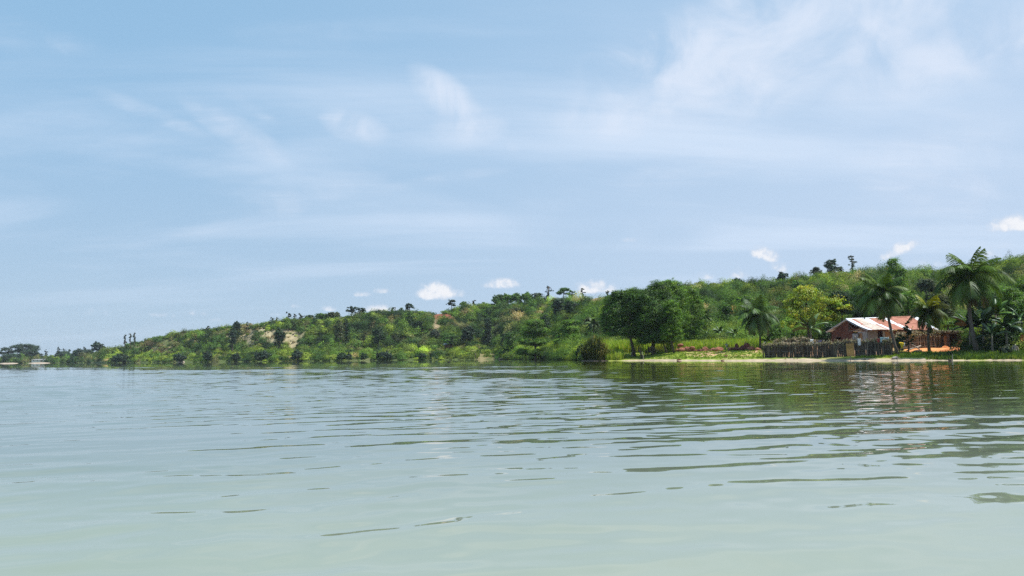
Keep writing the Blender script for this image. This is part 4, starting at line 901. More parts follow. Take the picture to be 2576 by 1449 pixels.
# ------------------------------------------------------------------ reed clump standing in the water
def reed():
    g = np.random.default_rng(33); px, y = 1494, 163.0; b = Vector(((px - 1288) / K * y, y, 0)); n = 2000; H = 5.9
    o = empty('reed_clump', 'tall clump of dark reeds with dry stalks standing at the water edge', 'reeds', b)
    a = g.uniform(0, 6.28, n); q = np.sqrt(g.uniform(0, 1, n)) * 2.1; h = H * g.uniform(.45, 1.05, n) * (1 - .62 * (q / 2.1) ** 1.3); base = np.stack([q * np.cos(a), q * np.sin(a), np.full(n, -.1)], 1)
    t = base + np.stack([np.cos(a) * h * g.uniform(.1, .75, n) * (q / 2.1), np.sin(a) * h * .25 * (q / 2.1), h], 1); tip = t + np.stack([np.cos(a) * h * .2, np.sin(a) * h * .2, -h * g.uniform(-.05, .2, n)], 1); wv = np.stack([np.cos(a + 1.57), np.sin(a + 1.57), np.zeros(n)], 1) * .05
    V = np.stack([base - wv, base + wv, t + wv, t - wv, tip + wv * .3, tip - wv * .3], 1).reshape(-1, 3); k = np.arange(n)[:, None] * 6; Q = np.concatenate([k + np.array([0, 1, 2, 3]), k + np.array([3, 2, 4, 5])])
    pal = np.array([(.05, .075, .02), (.07, .10, .022), (.20, .19, .06), (.03, .05, .015)]); side = (np.cos(a) * q > .6) & (g.uniform(size=n) < .6); ci = np.where(side, 2, g.choice([0, 1, 3, 2], n, p=[.4, .25, .28, .07]))
    mesh_np('stalks', V, Q, mat=M['grass'], parent=o, col=np.repeat(pal[ci], 6, 0))
    mb = MB(); bm_pts = []
    for i in range(16):
        an = 2 * math.pi * i / 16; rr = 2.6 + .35 * math.sin(i * 2.3); bm_pts.append((rr * math.cos(an) * 1.25, rr * math.sin(an)))
    vs = [(x, y_, -.5) for x, y_ in bm_pts] + [(x * .85, y_ * .85, .18 + .06 * math.sin(i * 1.9)) for i, (x, y_) in enumerate(bm_pts)]
    mb.add(vs, [(i, (i + 1) % 16, 16 + (i + 1) % 16, 16 + i) for i in range(16)] + [tuple(range(16, 32))]); mb.build('root_mound', M['dark_wood'], o)
reed()
# ------------------------------------------------------------------ rocks
def rock(label, px, y, w_px, h_px, mat='rock', seed=0, group=None, dz=0.0, flat=1.0, name='rock'):
    g = np.random.default_rng(seed); s = y / F_PX; b = P(px, y); bm = bmesh.new(); bmesh.ops.create_icosphere(bm, subdivisions=3, radius=1)
    k = g.normal(size=(9, 3)); k /= np.linalg.norm(k, axis=1, keepdims=True); off = g.uniform(.55, .95, 9)
    for v in bm.verts:
        p = np.array(v.co)
        for j in range(9):
            e = p @ k[j] - off[j]
            if e > 0: p = p - k[j] * e * .9
        p = p * (1 + .05 * math.sin(p[0] * 7 + seed) * math.cos(p[2] * 6)); v.co = p
    sx, sz = w_px * s * .55, h_px * s * .62
    bmesh.ops.scale(bm, vec=(sx, sx * g.uniform(.6, .9), sz), verts=bm.verts); bmesh.ops.rotate(bm, matrix=Matrix.Rotation(g.uniform(-.25, .25), 3, 'Y'), verts=bm.verts)
    me = bpy.data.meshes.new(name); bm.to_mesh(me); bm.free(); me.materials.append(M[mat]); o = bpy.data.objects.new(name, me); COL.objects.link(o)
    o.location = (b.x, b.y, b.z + sz * .55 + dz); tag(o, label, 'rock', group); return o
RG = 'row of red rocks behind the grass'
def ry(px): return float(y_shore(px)) + 21
for i, (px, w_, h_, dz, mt, lb) in enumerate([
    (1710, 15, 8, 1.1, 'rock', 'pale red flat rock on top of the pile by the trees'), (1725, 22, 9, .35, 'rock', 'long slab of red rock leaning in the pile by the trees'),
    (1716, 20, 12, 0, 'rock', 'big lower left rock of the pile by the trees'), (1736, 22, 12, 0, 'rock', 'wide reddish rock with dark underside right of the pile'),
    (1703, 12, 9, 0, 'rock', 'low rock at the left foot of the pile'), (1727, 16, 8, 0, 'rock', 'squat orange-red rock at the bottom middle of the pile'),
    (1742, 16, 7, .6, 'rock', 'flat rock resting on the wide reddish rock'), (1773, 16, 9, .3, 'rock', 'pointed red rock sticking up in the middle of the row'),
    (1793, 14, 9, 0, 'rock', 'steep brown rock left of the smooth pink boulder'), (1807, 22, 11, 0, 'rock', 'smooth pink boulder left of the walking person'),
    (1835, 14, 10, 0, 'rock', 'tan boulder just right of the walking person'), (1852, 26, 10, 0, 'dark_rock', 'dark maroon rock right of the tan boulder'),
    (1867, 22, 12, .2, 'dark_rock', 'dark maroon block in the middle of the dark bank'), (1877, 15, 15, .4, 'dark_rock', 'tall dark rounded boulder standing above the row'),
    (1852, 9, 10, .7, 'dark_rock', 'small dark upright stone on the dark bank'), (1888, 22, 11, 0, 'rock', 'tan-topped boulder right of the tall dark boulder'),
    (1905, 14, 8, 0, 'rock', 'low red rock nearest the left palm'), (1684, 16, 9, 0, 'rock', 'orange-red rock between the two right tree trunks')]):
    rock(lb, px, ry(px), w_, h_, mt, 200 + i, RG, dz)
g_ = np.random.default_rng(9)
for i in range(16):
    px = 1745 + i * 4.2 + g_.uniform(-2, 2); rock('small red-brown stone in the low part of the rock row', px, ry(px) + g_.uniform(-1, 1.5), g_.uniform(5, 10), g_.uniform(4, 7), 'rock' if g_.uniform() < .7 else 'dark_rock', 260 + i, 'small stones in the rock row', 0)
for i, (px, d_, w_, h_) in enumerate([(1706, 1.2, 12, 3.5), (1815, .8, 9, 2.5), (1973, 3.3, 4, 2), (1995, 3.0, 3, 2), (2003, 3.2, 3, 2), (2124, 2.8, 4, 2), (2143, 2.7, 4, 2), (2173, 2.2, 6, 2), (2184, 2.0, 5, 2), (2241, 2.4, 6, 2.5)]):
    rock('small dark lump lying on the pale sand by the water' if i else 'larger dark lump on the sand before the beach trees', px, float(y_shore(px)) + d_, w_, h_, 'dark_rock', 300 + i, 'dark lumps on the sand')
rock('low dark earth clod on the grass between sand and rocks', 1823, float(y_shore(1823)) + 9, 10, 4, 'dark_rock', 320)
rock('pale rounded stone at the water under the thin leaning stake', 2248, 104, 16, 7, 'drift', 321)
# ------------------------------------------------------------------ red earth mounds
def mound(label, px, d_, w_px, h_px, seed, mat='clay', flat=.55):
    y = float(y_shore(px)) + d_; s = y / F_PX; b = P(px, y); g = np.random.default_rng(seed); n, m_ = 40, 16; V = []; w_ = w_px * s / 2; h_ = h_px * s
    for j in range(m_ + 1):
        r_ = j / m_
        for i in range(n):
            a = 2 * math.pi * i / n; rr = r_ * (1 + .13 * math.sin(2 * a + seed) + .09 * math.sin(5 * a + seed * 2) + .05 * math.sin(9 * a)); z = h_ * (1 - ss(.35, 1.0, r_)) * (1 + .16 * math.sin(3 * a + 4 * r_) + .1 * math.sin(7 * a + 9 * r_)) - .25 * r_
            V.append((w_ * rr * math.cos(a), w_ * flat * rr * math.sin(a), float(z)))
    Q = [(j * n + i, j * n + (i + 1) % n, (j + 1) * n + (i + 1) % n, (j + 1) * n + i) for j in range(m_) for i in range(n)]
    o = mesh_np('earth_mound', np.array(V), Q, mat=M[mat], smooth=True); o.location = b; tag(o, label, 'earth mound'); return o
mound('low orange earth mound below the dark doorway', 2376, 20.5, 30, 4.5, 1)
mound('long orange earth heap with a dark hollow, right of the short palm', 2395, 15.5, 66, 5.5, 2)
mound('small orange earth heap at the foot of the back fence', 2352, 21, 24, 4.5, 3)
mound('dark red earth bank under the banana leaves', 2420, 21, 48, 15, 4, 'rock', .4)
mound('bright orange earth bank at the right picture edge', 2584, 14, 76, 34, 5, 'clay', .5)
for i, (px, d_, w_, h_) in enumerate([(2327, 20, 5, 3), (2354, 20.5, 5, 3), (2405, 19.5, 4, 3), (2432, 18.5, 9, 6)]):
    rock(['small dark stone left of the short palm on red earth', 'dark stone on the red earth just right of the short palm', 'flat dark stone on top of the long orange heap', 'pinkish clod of earth beside the tall palm trunk'][i], px, float(y_shore(px)) + d_, w_, h_, 'rock', 330 + i)
# ------------------------------------------------------------------ house
def house():
    TH = R(20); A = Vector((56.4, 122.0, 0)); zg = 2.0; A.z = zg
    o = empty('house', 'low mud-walled house with patched white and rust-red metal roof', 'house', A, TH)
    Lx, Dy, ze = 15.2, 9.0, 2.78
    def zr(x): return 4.62 + .55 * x / Lx
    def slope(x, f, side, up=0.0):            # f 0 at eave, 1 at ridge
        yy = f * Dy / 2 if side == 0 else Dy - f * Dy / 2
        sag = -.10 * math.sin(math.pi * f) - .04 * math.sin(x * 1.7)
        return (x, yy, ze + (zr(x) - ze) * f + sag * (side == 0) + up)
    mb = MB(); g = random.Random(4)
    # patched sheets of the front slope: (start, end, colour) for the lower and upper course; 0 white, 1 cream, 2 rust
    low = [(0, .9, 0), (.9, 1.15, 2), (1.15, 2.1, 1), (2.1, 3.2, 1), (3.2, 3.9, 1), (3.9, 4.4, 2), (4.4, 5.2, 0), (5.2, 6.6, 2), (6.6, 8.0, 2), (8.0, 9.0, 0), (9.0, 10.4, 2), (10.4, 11.8, 2), (11.8, 13.2, 2), (13.2, 14.1, 2), (14.1, 15.2, 0)]
    upc = [(0, 1.0, 0), (1.0, 1.6, 2), (1.6, 2.6, 1), (2.6, 3.4, 1), (3.4, 4.7, 0), (4.7, 6.2, 2), (6.2, 7.6, 2), (7.6, 8.7, 0), (8.7, 10.2, 2), (10.2, 11.7, 2), (11.7, 13.1, 2), (13.1, 14.0, 2), (14.0, 15.2, 0)]
    def sheet(x0, x1, f0, f1, side, mi, up):
        skew = .0
        nx = max(2, int((x1 - x0) / .076)); vs = []
        for j, f in enumerate((f0, (f0 + f1) / 2, f1)):
            for i in range(nx + 1):
                x = x0 - .02 + (x1 - x0 + .04) * i / nx; vs.append(slope(x, f, side, up + .018 * (i % 2)))
        k = nx + 1; fs = []
        for j in range(2):
            for i in range(nx): fs.append((j * k + i, j * k + i + 1, (j + 1) * k + i + 1, (j + 1) * k + i) if side == 0 else (j * k + i, (j + 1) * k + i, (j + 1) * k + i + 1, j * k + i + 1))
        b = len(vs); vs2 = vs + [(v[0], v[1], v[2] - .03) for v in vs]; fs2 = fs + [tuple(b + q for q in reversed(f_)) for f_ in fs]
        edge = [(i, i + 1) for i in range(nx)] + [(2 * k + i + 1, 2 * k + i) for i in range(nx)] + [(j * k, (j + 1) * k) for j in range(2)] + [((j + 1) * k + nx, j * k + nx) for j in range(2)]
        fs2 += [(p_, b + p_, b + q_, q_) for p_, q_ in edge]
        mb.add(vs2, fs2, mi)
    for i, (a, b, c) in enumerate(low): sheet(a, b, -.02 - .02 * g.random(), .56, 0, c, .004 * (i % 3) + .01 * g.random())
    for i, (a, b, c) in enumerate(upc): sheet(a, b, .52, 1.0, 0, c, .05 + .004 * (i % 3))
    for i in range(8): sheet(i * 1.9, (i + 1) * 1.9, -.05, 1.0, 1, [0, 2, 2, 0, 2, 2, 2, 0][i], .01 + .006 * (i % 2))
    roof = mb.build('roof', [M['white_metal'], M['cream_metal'], M['rust_metal']], o)
    cap = MB(); 
    for x0, x1, mi in ((0, 3.0, 0), (3.04, 7.5, 0), (7.54, 15.2, 1)):
        q = []
        for x in (x0, x1): q += [(x, Dy / 2 - .16, zr(x) + .03), (x, Dy / 2, zr(x) + .13), (x, Dy / 2 + .16, zr(x) + .03)]
        cap.add(q, [(0, 3, 4, 1), (1, 4, 5, 2), (0, 1, 2), (5, 4, 3)], mi)
    cap.build('ridge_cap', [M['white_metal'], M['rust_metal']], roof)
    bb = MB()
    for f in (.5, 1.0):
        for side in (0, 1):
            x0, y0, z0 = slope(-.05, f - .5, side, -.10); x1, y1, z1 = slope(-.05, f, side, -.10); bb.hexa([(x0, y0 - .04, z0 - .14), (x0 + .08, y0 - .04, z0 - .14), (x0 + .08, y0 + .04, z0 - .14), (x0, y0 + .04, z0 - .14)], [(x1, y1 - .04, z1), (x1 + .08, y1 - .04, z1), (x1 + .08, y1 + .04, z1), (x1, y1 + .04, z1)])
    bb.build('verge_board', M['white_metal'], roof)
    X0, X1, Y0, Y1, zt, zb = .6, 14.7, .6, 8.5, 2.62, -.5; tk = .2
    w_ = MB()                                           # mud walls
    w_.box(X0, X0 + tk, 3.9, 6.4, zb, zt); w_.box(X0, X0 + tk, 7.5, Y1, zb, zt); w_.box(X0, X0 + tk, 6.4, 7.5, zb, .6); w_.box(X0, X0 + tk, 6.4, 7.5, 1.75, zt)
    w_.hexa([(X0, 4.7, zt), (X0 + tk, 4.7, zt), (X0 + tk, Y1, zt), (X0, Y1, zt)], [(X0, 4.7, 4.35), (X0 + tk, 4.7, 4.35), (X0 + tk, 4.9, 4.33), (X0, 4.9, 4.33)])
    w_.box(X0 + tk, X1, Y1 - tk, Y1, zb, zt); w_.box(X1 - tk, X1, Y0, Y1 - tk, zb, zt); w_.box(8.0, X1 - tk, Y0, Y0 + tk, zb, zt)
    w_.hexa([(X1 - tk, Y0, zt), (X1, Y0, zt), (X1, Y1, zt), (X1 - tk, Y1, zt)], [(X1 - tk, 4.4, 4.9), (X1, 4.4, 4.9), (X1, 4.6, 4.9), (X1 - tk, 4.6, 4.9)])
    w_.build('mud_wall', M['mud'], o)
    c = MB(); c.box(X0, X0 + .12, Y0, 1.75, zb, 2.5); c.box(X0, X0 + .12, 2.65, 3.88, zb, 2.2); c.box(X0, X0 + .12, 1.75, 2.65, 2.25, 2.5); c.build('cement_panel', M['cement'], o)
    d = MB(); d.box(X0 + .05, X0 + .10, 1.77, 2.45, zb, 2.23); d.build('door', M['door'], o)
    f = MB(); f.box(X0 - .03, X0 + .14, 1.70, 1.745, zb, 2.25); f.box(X0 - .03, X0 + .14, 2.652, 2.70, zb, 2.25); f.build('door_frame', M['plank'], o)
    pl = MB(); n = 9
    for i in range(n): pl.box(X0 + .13, X0 + 2.0, Y0 + .004 * (i % 2), Y0 + .09, zb + (zt - zb) * i / n, zb + (zt - zb) * (i + 1) / n - .012)
    pl.build('plank_wall', M['plank'], o)
    pp = MB(); pp.box(X0 + 3.05, X0 + 3.5, Y0 + .01, Y0 + .08, zb, zt - .1); pp.build('side_panel', M['cement'], o)
    for x in (X0 + 3.6, X0 + 4.5):
        s = MB()
        for i in range(3): s.box(x + i * .29, x + i * .29 + .28, Y0 + .01 + .006 * i, Y0 + .09, zb, zt - .15)
        s.build('shutter', M['door'], o)
    w2 = MB(); w2.box(X0 + 5.45, 7.99, Y0, Y0 + .18, zb, zt); w2.build('mud_wall', M['mud'], o)
    wn = MB(); wn.box(X0 - .02, X0 + .1, 6.36, 6.42, .55, 1.8); wn.box(X0 - .02, X0 + .1, 7.48, 7.54, .55, 1.8); wn.box(X0 - .02, X0 + .1, 6.42, 7.48, 1.74, 1.8); wn.build('window_frame', M['dark_wood'], o)
    tb = MB(); tb.box(X0 - .06, X0 + .05, .3, 4.6, 2.66, 2.78); tb.build('tie_beam', M['rail'], o)
    st = MB(); st.tube([(X0, 3.4, 2.8), (X0, 4.4, 3.6)], .05, 6); st.tube([(X0, 4.5, 2.8), (X0, 4.5, 4.3)], .06, 6); st.build('roof_strut', M['rail'], o)
    for x in (.25, 3.3, 6.0, 9.2, 12.4, 15.0): MB().tube([(x, .3, -.6), (x, .3, 2.66)], .06, 7).build('eave_post', M['dark_wood'], o)
    fl = MB(); fl.box(X0 + tk, X1 - tk, Y0 + tk, Y1 - tk, -.6, .05); fl.build('floor', M['mud'], o)
    ip = MB(); ip.box(5.0, 5.15, Y0 + tk, Y1 - tk, .05, 2.6); ip.build('inner_wall', M['mud'], o)
house()
# ------------------------------------------------------------------ palm-frond fences
def fence(name, label, pts, h0, h1, seed, cols, dens=17, thatch=1.0, mat='straw', lean=.05):
    g = np.random.default_rng(seed); b = pts[0]; o = empty(name, label, 'fence', b); seg = []; tot = 0
    for a, c in zip(pts[:-1], pts[1:]): seg.append((a, c, tot)); tot += (c - a).length
    def at_(s):
        for a, c, t0 in seg:
            l = (c - a).length
            if s <= t0 + l + 1e-6: q = a.lerp(c, (s - t0) / l); return Vector((q.x, q.y, float(gz(q.x, q.y)))) - b, (c - a).normalized()
        return pts[-1] - b, (pts[-1] - pts[-2]).normalized()
    n = int(tot * dens); V, Q, Cl = [], [], []
    cols = np.array(cols)
    for i in range(n * 2):
        s = g.uniform(0, tot); p, t = at_(s); t = np.array((t.x, t.y, 0)); nr = np.array((-t[1], t[0], 0)); f = s / tot; h = (h0 + (h1 - h0) * f) * g.uniform(.92, 1.02); z0 = 0 if g.uniform() < .75 else g.uniform(0, .5) * h; w_ = g.uniform(.025, .085)
        base = np.array(p) + nr * g.normal(0, .05) + np.array((0, 0, z0 - .1)); tp = base + np.array((0, 0, h - z0)) + t * g.normal(0, .16) + nr * g.normal(0, lean); q = len(V); V += [base - t * w_, base + t * w_, tp + t * w_ * .8, tp - t * w_ * .8]; Q.append((q, q + 1, q + 2, q + 3)); cc = cols[g.integers(0, len(cols))] * math.exp(g.normal(0, .35)); Cl += [cc] * 4
    mesh_np('frond_panel', np.array(V), Q, mat=M[mat], parent=o, col=np.array(Cl))
    # ragged dry leaves along the top
    k = int(tot * 95 * thatch); ss_ = g.uniform(0, tot, k); c = []
    for s in ss_:
        p, t = at_(s); f = s / tot; h = h0 + (h1 - h0) * f; c.append((p.x + t.x * 0 + g.normal(0, .08), p.y + g.normal(0, .16), p.z + h + g.normal(-.08, .17) * (1 + .6 * thatch * math.sin(s * .9) ** 2)))
    c = np.array(c); nrm = g.normal(size=(k, 3)) + [0, -.3, .5]; pal = np.array([(.34, .29, .21), (.24, .19, .14), (.42, .38, .29), (.15, .11, .08), (.25, .26, .14)]); V, Q, Cl = leaf_quads(c, nrm, g.uniform(.2, .62, k), .25, pal[g.integers(0, 5, k)] * np.exp(g.normal(0, .25, (k, 1))), g)
    mesh_np('dry_thatch', V, Q, mat=M[mat], parent=o, col=Cl)
    for hh in (.12, .42, .80):
        r_ = MB(); m_ = int(tot / 3.2)
        for j in range(m_):
            a, t = at_(tot * (j + .03) / m_); c2, _ = at_(tot * (j + .97) / m_); t = Vector((t.x, t.y, 0)); n_ = Vector((t.y, -t.x, 0)); ha = h0 + (h1 - h0) * j / m_
            r_.tube([a + n_ * .13 + Vector((0, 0, ha * hh + random.uniform(-.05, .05))), c2 + n_ * .13 + Vector((0, 0, ha * hh + random.uniform(-.05, .05)))], .028, 5)
        r_.build('rail', M['rail'], o)
    for j in range(int(tot / 2.6) + 1):
        p, t = at_(min(tot, j * 2.6)); p = p - Vector((t.y, -t.x, 0)) * .12; hh = (h0 + (h1 - h0) * j * 2.6 / tot) * random.uniform(.95, 1.15); MB().tube([p + Vector((0, 0, -.4)), p + Vector((.03, 0, hh))], .045, 6).build('post', M['dark_wood'], o)
def Q_(px, d_): return P(px, float(y_shore(px)) + d_)
BR = [(.07, .055, .046), (.105, .083, .068), (.05, .04, .034), (.15, .12, .095), (.045, .036, .031)]
fence('woven_fence', 'long dark fence of woven palm fronds along the sandy beach', [Q_(1917, 6.6), Q_(2000, 6.6), Q_(2090, 6.9), Q_(2175, 7.2), Q_(2243, 7.4)], 2.05, 2.3, 1, BR)
fence('woven_fence', 'ragged frond fence at the back, between the house and the plank gate', [Q_(2252, 14.5), Q_(2300, 19.5), Q_(2374, 22.5)], 2.2, 2.4, 2, [(.10, .075, .058), (.16, .125, .10), (.06, .045, .036), (.21, .17, .14)], thatch=2.2)
fence('woven_fence', 'short rough frond fence inside the yard left of the house', [Q_(1945, 15), Q_(1990, 17), Q_(2040, 16)], 1.9, 2.0, 3, [(.10, .065, .06), (.15, .10, .09), (.06, .04, .036)], thatch=2.0)
def gate():
    b = Q_(2381, 22.2); o = empty('plank_gate', 'tall pale brown plank gate beside the dark doorway of the back fence', 'gate', b)
    m_ = MB()
    for i in range(4): m_.box(-.40 + .2 * i, -.40 + .2 * i + .19, -.03 + .006 * (i % 2), .03, -.2, 1.75 + .06 * (i % 3))
    m_.build('planks', M['door'], o); MB().box(-.42, .42, .035, .09, .3, .4).box(-.42, .42, .035, .09, 1.3, 1.4).build('brace', M['dark_wood'], o)
gate()
def lean_to():
    b = Q_(2396, 23.5); o = empty('dark_shed', 'small dark open shed right of the plank gate', 'shed', b)
    MB().box(-.9, -.82, -.6, 1.2, -.3, 2.1).build('side_wall', M['dark_wood'], o); MB().box(.95, 1.03, -.6, 1.2, -.3, 2.1).build('side_wall', M['dark_wood'], o)
    MB().box(-.82, .95, 1.12, 1.2, -.3, 2.1).build('back_wall', M['dark_wood'], o)
    g = np.random.default_rng(8); k = 900; c = np.stack([g.uniform(-1.2, 1.3, k), g.uniform(-.9, 1.4, k), 2.15 + g.uniform(0, .3, k)], 1); V, Q, Cl = leaf_quads(c, g.normal(size=(k, 3)) * .5 + [0, 0, 1], g.uniform(.3, .7, k), .3, np.array([(.2, .17, .13)]) * np.exp(g.normal(0, .4, (k, 1))), g); mesh_np('thatch_roof', V, Q, mat=M['straw'], parent=o, col=Cl)
lean_to()
# ------------------------------------------------------------------ laundry and loose things
def cloth(label, px0, px1, py0, py1, y, mat, seed=0, name='laundry_cloth', dip=.06):
    b = unproj((px0 + px1) / 2, py1, y); a = unproj(px0, py0, y); c = unproj(px1, py0, y); w_ = (c - a).length; h_ = a.z - b.z; g = random.Random(seed); nx, nz_ = 14, 10; V = []
    for s_ in (0, 1):
        for j in range(nz_ + 1):
            for i in range(nx + 1):
                u, v = i / nx - .5, j / nz_; V.append((u * w_ * (1 - .05 * v), .05 * math.sin(u * 17 + seed) * v + .03 * math.sin(u * 31) * v + (.02 if s_ else 0), h_ * (1 - v) + .06 * math.sin(u * 9 + seed) * v - dip * (1 - v) * math.cos(u * 3.1)))
    k = nx + 1; N = k * (nz_ + 1); F = []
    for j in range(nz_):
        for i in range(nx): q = j * k + i; F.append((q, q + 1, q + k + 1, q + k)); F.append((N + q, N + q + k, N + q + k + 1, N + q + 1))
    for i in range(nx): F.append((i, N + i, N + i + 1, i + 1)); q = nz_ * k + i; F.append((q, q + 1, N + q + 1, N + q))
    for j in range(nz_): q = j * k; F.append((q, q + k, N + q + k, N + q)); q = j * k + nx; F.append((q, N + q, N + q + k, q + k))
    o = MB().add(V, F).build(name, M[mat], None, True); o.location = b; tag(o, label, 'laundry', 'laundry hung at the woven fence'); return o
yl = float(y_shore(2050)) + 7.6; yr = float(y_shore(2200)) + 6.7
cloth('long white sheet hanging above the middle of the woven fence', 2039, 2047, 853, 869, yl, 'white_cloth', 1)
cloth('narrow tan cloth hanging beside the long white sheet', 2048, 2053.5, 854, 866, yl + .1, 'tan_cloth', 2)
cloth('blue-violet cloth hanging beside the tan cloth', 2054.5, 2067, 855.5, 865, yl + .2, 'purple_cloth', 3)
cloth('small white cloth draped over the fence above the straw mat', 2158.5, 2166, 851.5, 869, float(y_shore(2162)) + 6.6, 'white_cloth', 4)
cloth('dark red cloth hanging next to the faded blue one', 2207, 2213.5, 850.5, 861, yr, 'red_cloth', 5)
cloth('wide faded blue cloth hung over the right end of the woven fence', 2214, 2237, 848, 862.5, yr, 'blue_cloth', 6)
def line(label, p0, p1, posts=True):
    o = empty('clothes_line', label, 'clothes line', (p0.x, p0.y, float(gz(p0.x, p0.y)))); b = o.location.copy()
    pts = [p0.lerp(p1, i / 8) - b - Vector((0, 0, .07 * math.sin(math.pi * i / 8))) for i in range(9)]; MB().tube(pts, .012, 5).build('cord', M['rail'], o)
    for p_ in (p0, p1): q = p_ - b; MB().tube([(q.x, q.y, float(gz(p_.x, p_.y)) - b.z - .4), (q.x, q.y, q.z + .1)], .035, 6).build('post', M['rail'], o)
line('thin clothes line carrying the white and violet laundry', unproj(2034, 853, yl + .12), unproj(2072, 855, yl + .22)); line('thin clothes line carrying the red and blue laundry', unproj(2200, 850, yr + .05), unproj(2243, 846, yr + .1))
def mat_screen():
    y = float(y_shore(2137)) + .5; b = Vector(((2137 - 1288) / K * y, y, float(gz((2137 - 1288) / K * y, y)))); s = y / F_PX; o = empty('mat_screen', 'yellow-brown straw mat fixed to a stake at the water edge before the fence', 'screen', b)
    z0, z1 = ztop(2137, 895, y) - b.z, ztop(2137, 862, y) - b.z; h = z1 - z0; m_ = MB(); n = 15; w0, w1 = 20 * s, 17.5 * s
    for i in range(n):
        u0, u1 = i / n - .5, (i + .92) / n - .5; jt = random.uniform(-.04, .04); m_.hexa([(u0 * w1, -.03, z0 + jt), (u1 * w1, -.03, z0 + jt), (u1 * w1, .0, z0 + jt), (u0 * w1, .0, z0 + jt)], [(u0 * w0, -.03, z1 + jt), (u1 * w0, -.03, z1 + jt), (u1 * w0, .0, z1 + jt), (u0 * w0, .0, z1 + jt)])
    m_.build('mat', M['mat'], o); f = MB(); f.box(-w0 * .5, w0 * .5, -.06, -.035, z0 + h * .78, z0 + h * .80); f.build('binding', M['dark_wood'], o)
    t = MB(); 
    for i in range(26): x = random.uniform(-.5, .5) * w0; t.tube([(x, -.02, z1 - .18), (x + random.uniform(-.05, .05), -.04, z1 + random.uniform(.05, .28))], .018, 4)
    t.build('frayed_top', M['dark_wood'], o); MB().tube([(0, .03, -1.0), (.02, .03, z0), (0, .03, z1)], .05, 7).build('stake', M['rail'], o)
mat_screen()
def stake(label, px, py0, y, mat='rail', r=.035, lean=0):
    b = Vector(((px - 1288) / K * y, y, 0)); z = ztop(px, py0, y); o = MB().tube([(0, 0, -1.0), (lean * .4, 0, z * .5), (lean, 0, z)], [r * 1.1, r, r * .8], 7).build('stake', M[mat]); o.location = b; tag(o, label, 'stake', 'stakes in the shallow water'); return o
stake('thin leaning stake in the shallows before the leaning palm', 2254, 893, 99.5, 'rail', .03, -.05); stake('whitish straight stake in the shallows before the red earth', 2393, 891, 92.5, 'drift', .04, .02)
stake('pale thin sapling stick on the bank before the forked stump', 1617.5, 884, 157.0, 'drift', .06, -.3)
def clump():
    b = Vector(((2388 - 1288) / K * 91.8, 91.8, 0)); m_ = MB(); g = random.Random(2)
    for i in range(9): a = g.uniform(0, 6.28); m_.tube([(g.uniform(-.35, .1), g.uniform(-.1, .1), -.15), (g.uniform(-.25, .15), 0, .12), (math.cos(a) * .35, g.uniform(-.1, .1), g.uniform(.05, .34))], [.07, .06, .015], 6)
    o = m_.build('driftwood', M['dark_wood']); o.location = b; tag(o, 'dark snag of driftwood at the foot of the whitish stake', 'driftwood')
clump()
def shirt():
    b = Q_(2267, 8.5); z1 = ztop(2267, 861, b.y) - b.z; o = empty('yellow_shirt', 'bright yellow shirt hung on a post right of the leaning palm', 'shirt', b)
    MB().tube([(.02, .05, -.4), (.02, .05, z1)], .04, 6).build('post', M['dark_wood'], o)
    h = z1; m_ = MB(); m_.tube([(0, 0, h), (-.02, 0, h - .12), (0.02, 0, h - .35), (.05, 0, h - .6), (.02, 0, h - .85)], [.10, .22, .2, .13, .12], 9); m_.tube([(-.15, 0, h - .07), (-.36, -.02, h - .16)], [.1, .08], 7); m_.tube([(.14, 0, h - .07), (.3, 0, h - .25), (.3, -.02, h - .4)], [.1, .09, .08], 7); m_.build('fabric', M['yellow_cloth'], o, True)
shirt()
cloth('small pale rag hanging right of the yellow shirt', 2272.5, 2276.5, 862, 870, float(y_shore(2275)) + 9.5, 'white_cloth', 8)
def log_(label, a, c, r0, r1, mat='drift'):
    m_ = MB(); d = c - a; m_.tube([Vector((0, 0, 0)), d * .33 + Vector((0, 0, .06)), d * .66 + Vector((.03, 0, .02)), d], [r0, r0 * .95, r1 * 1.1, r1], 8); o = m_.build('driftwood_log', M[mat], None, True); o.location = a; tag(o, label, 'log', 'driftwood logs by the back fence')
yq = float(y_shore(2298)) + 14
log_('long pale driftwood log leaning across the others', unproj(2281, 883, yq), unproj(2316, 869.5, yq + 1), .11, .07); log_('thin grey branch crossing the long driftwood log', unproj(2293, 866, yq + .6), unproj(2314, 880, yq + .2), .06, .09); log_('short thick log lying on the ground under the crossed ones', P(2297, yq - .8) + Vector((0, 0, .1)), P(2316, yq - .5) + Vector((0, 0, .12)), .13, .1)
def roots():
    b = Q_(2552, 11.5); o = empty('dead_branches', 'pile of grey dead branches beside the orange earth bank', 'branches', b); g = random.Random(6); m_ = MB()
    for i in range(14): a = g.uniform(0, 6.28); q = Vector((math.cos(a) * .6, math.sin(a) * .4, 0)); m_.tube([q - Vector((0, 0, .2)), q * .6 + Vector((g.uniform(-.2, .2), 0, g.uniform(.4, .8))), -q * .5 + Vector((0, 0, g.uniform(.5, 1.1)))], [.09, .06, .03], 6)
    m_.build('branches', M['drift'], o)
roots()
def stump(label, px, y, top, lean, mat='bark'):
    b = P(px, y); z = ztop(px, top, y) - b.z; o = empty('tree_stump', label, 'stump', b); MB().tube([(0, 0, -.3), (-lean * .3, 0, z * .4), (-lean * .8, 0, z * .85), (-lean, 0, z)], [.26, .2, .17, .14], 8).build('trunk', M[mat], o, True); MB().tube([(-lean * .8, 0, z * .85), (-lean * 1.1 - .25, .05, z * 1.02)], [.08, .03], 6).build('broken_branch', M[mat], o)
stump('dark leaning tree stump with a broken branch under the beach trees', 1613, 162, 880, .5)
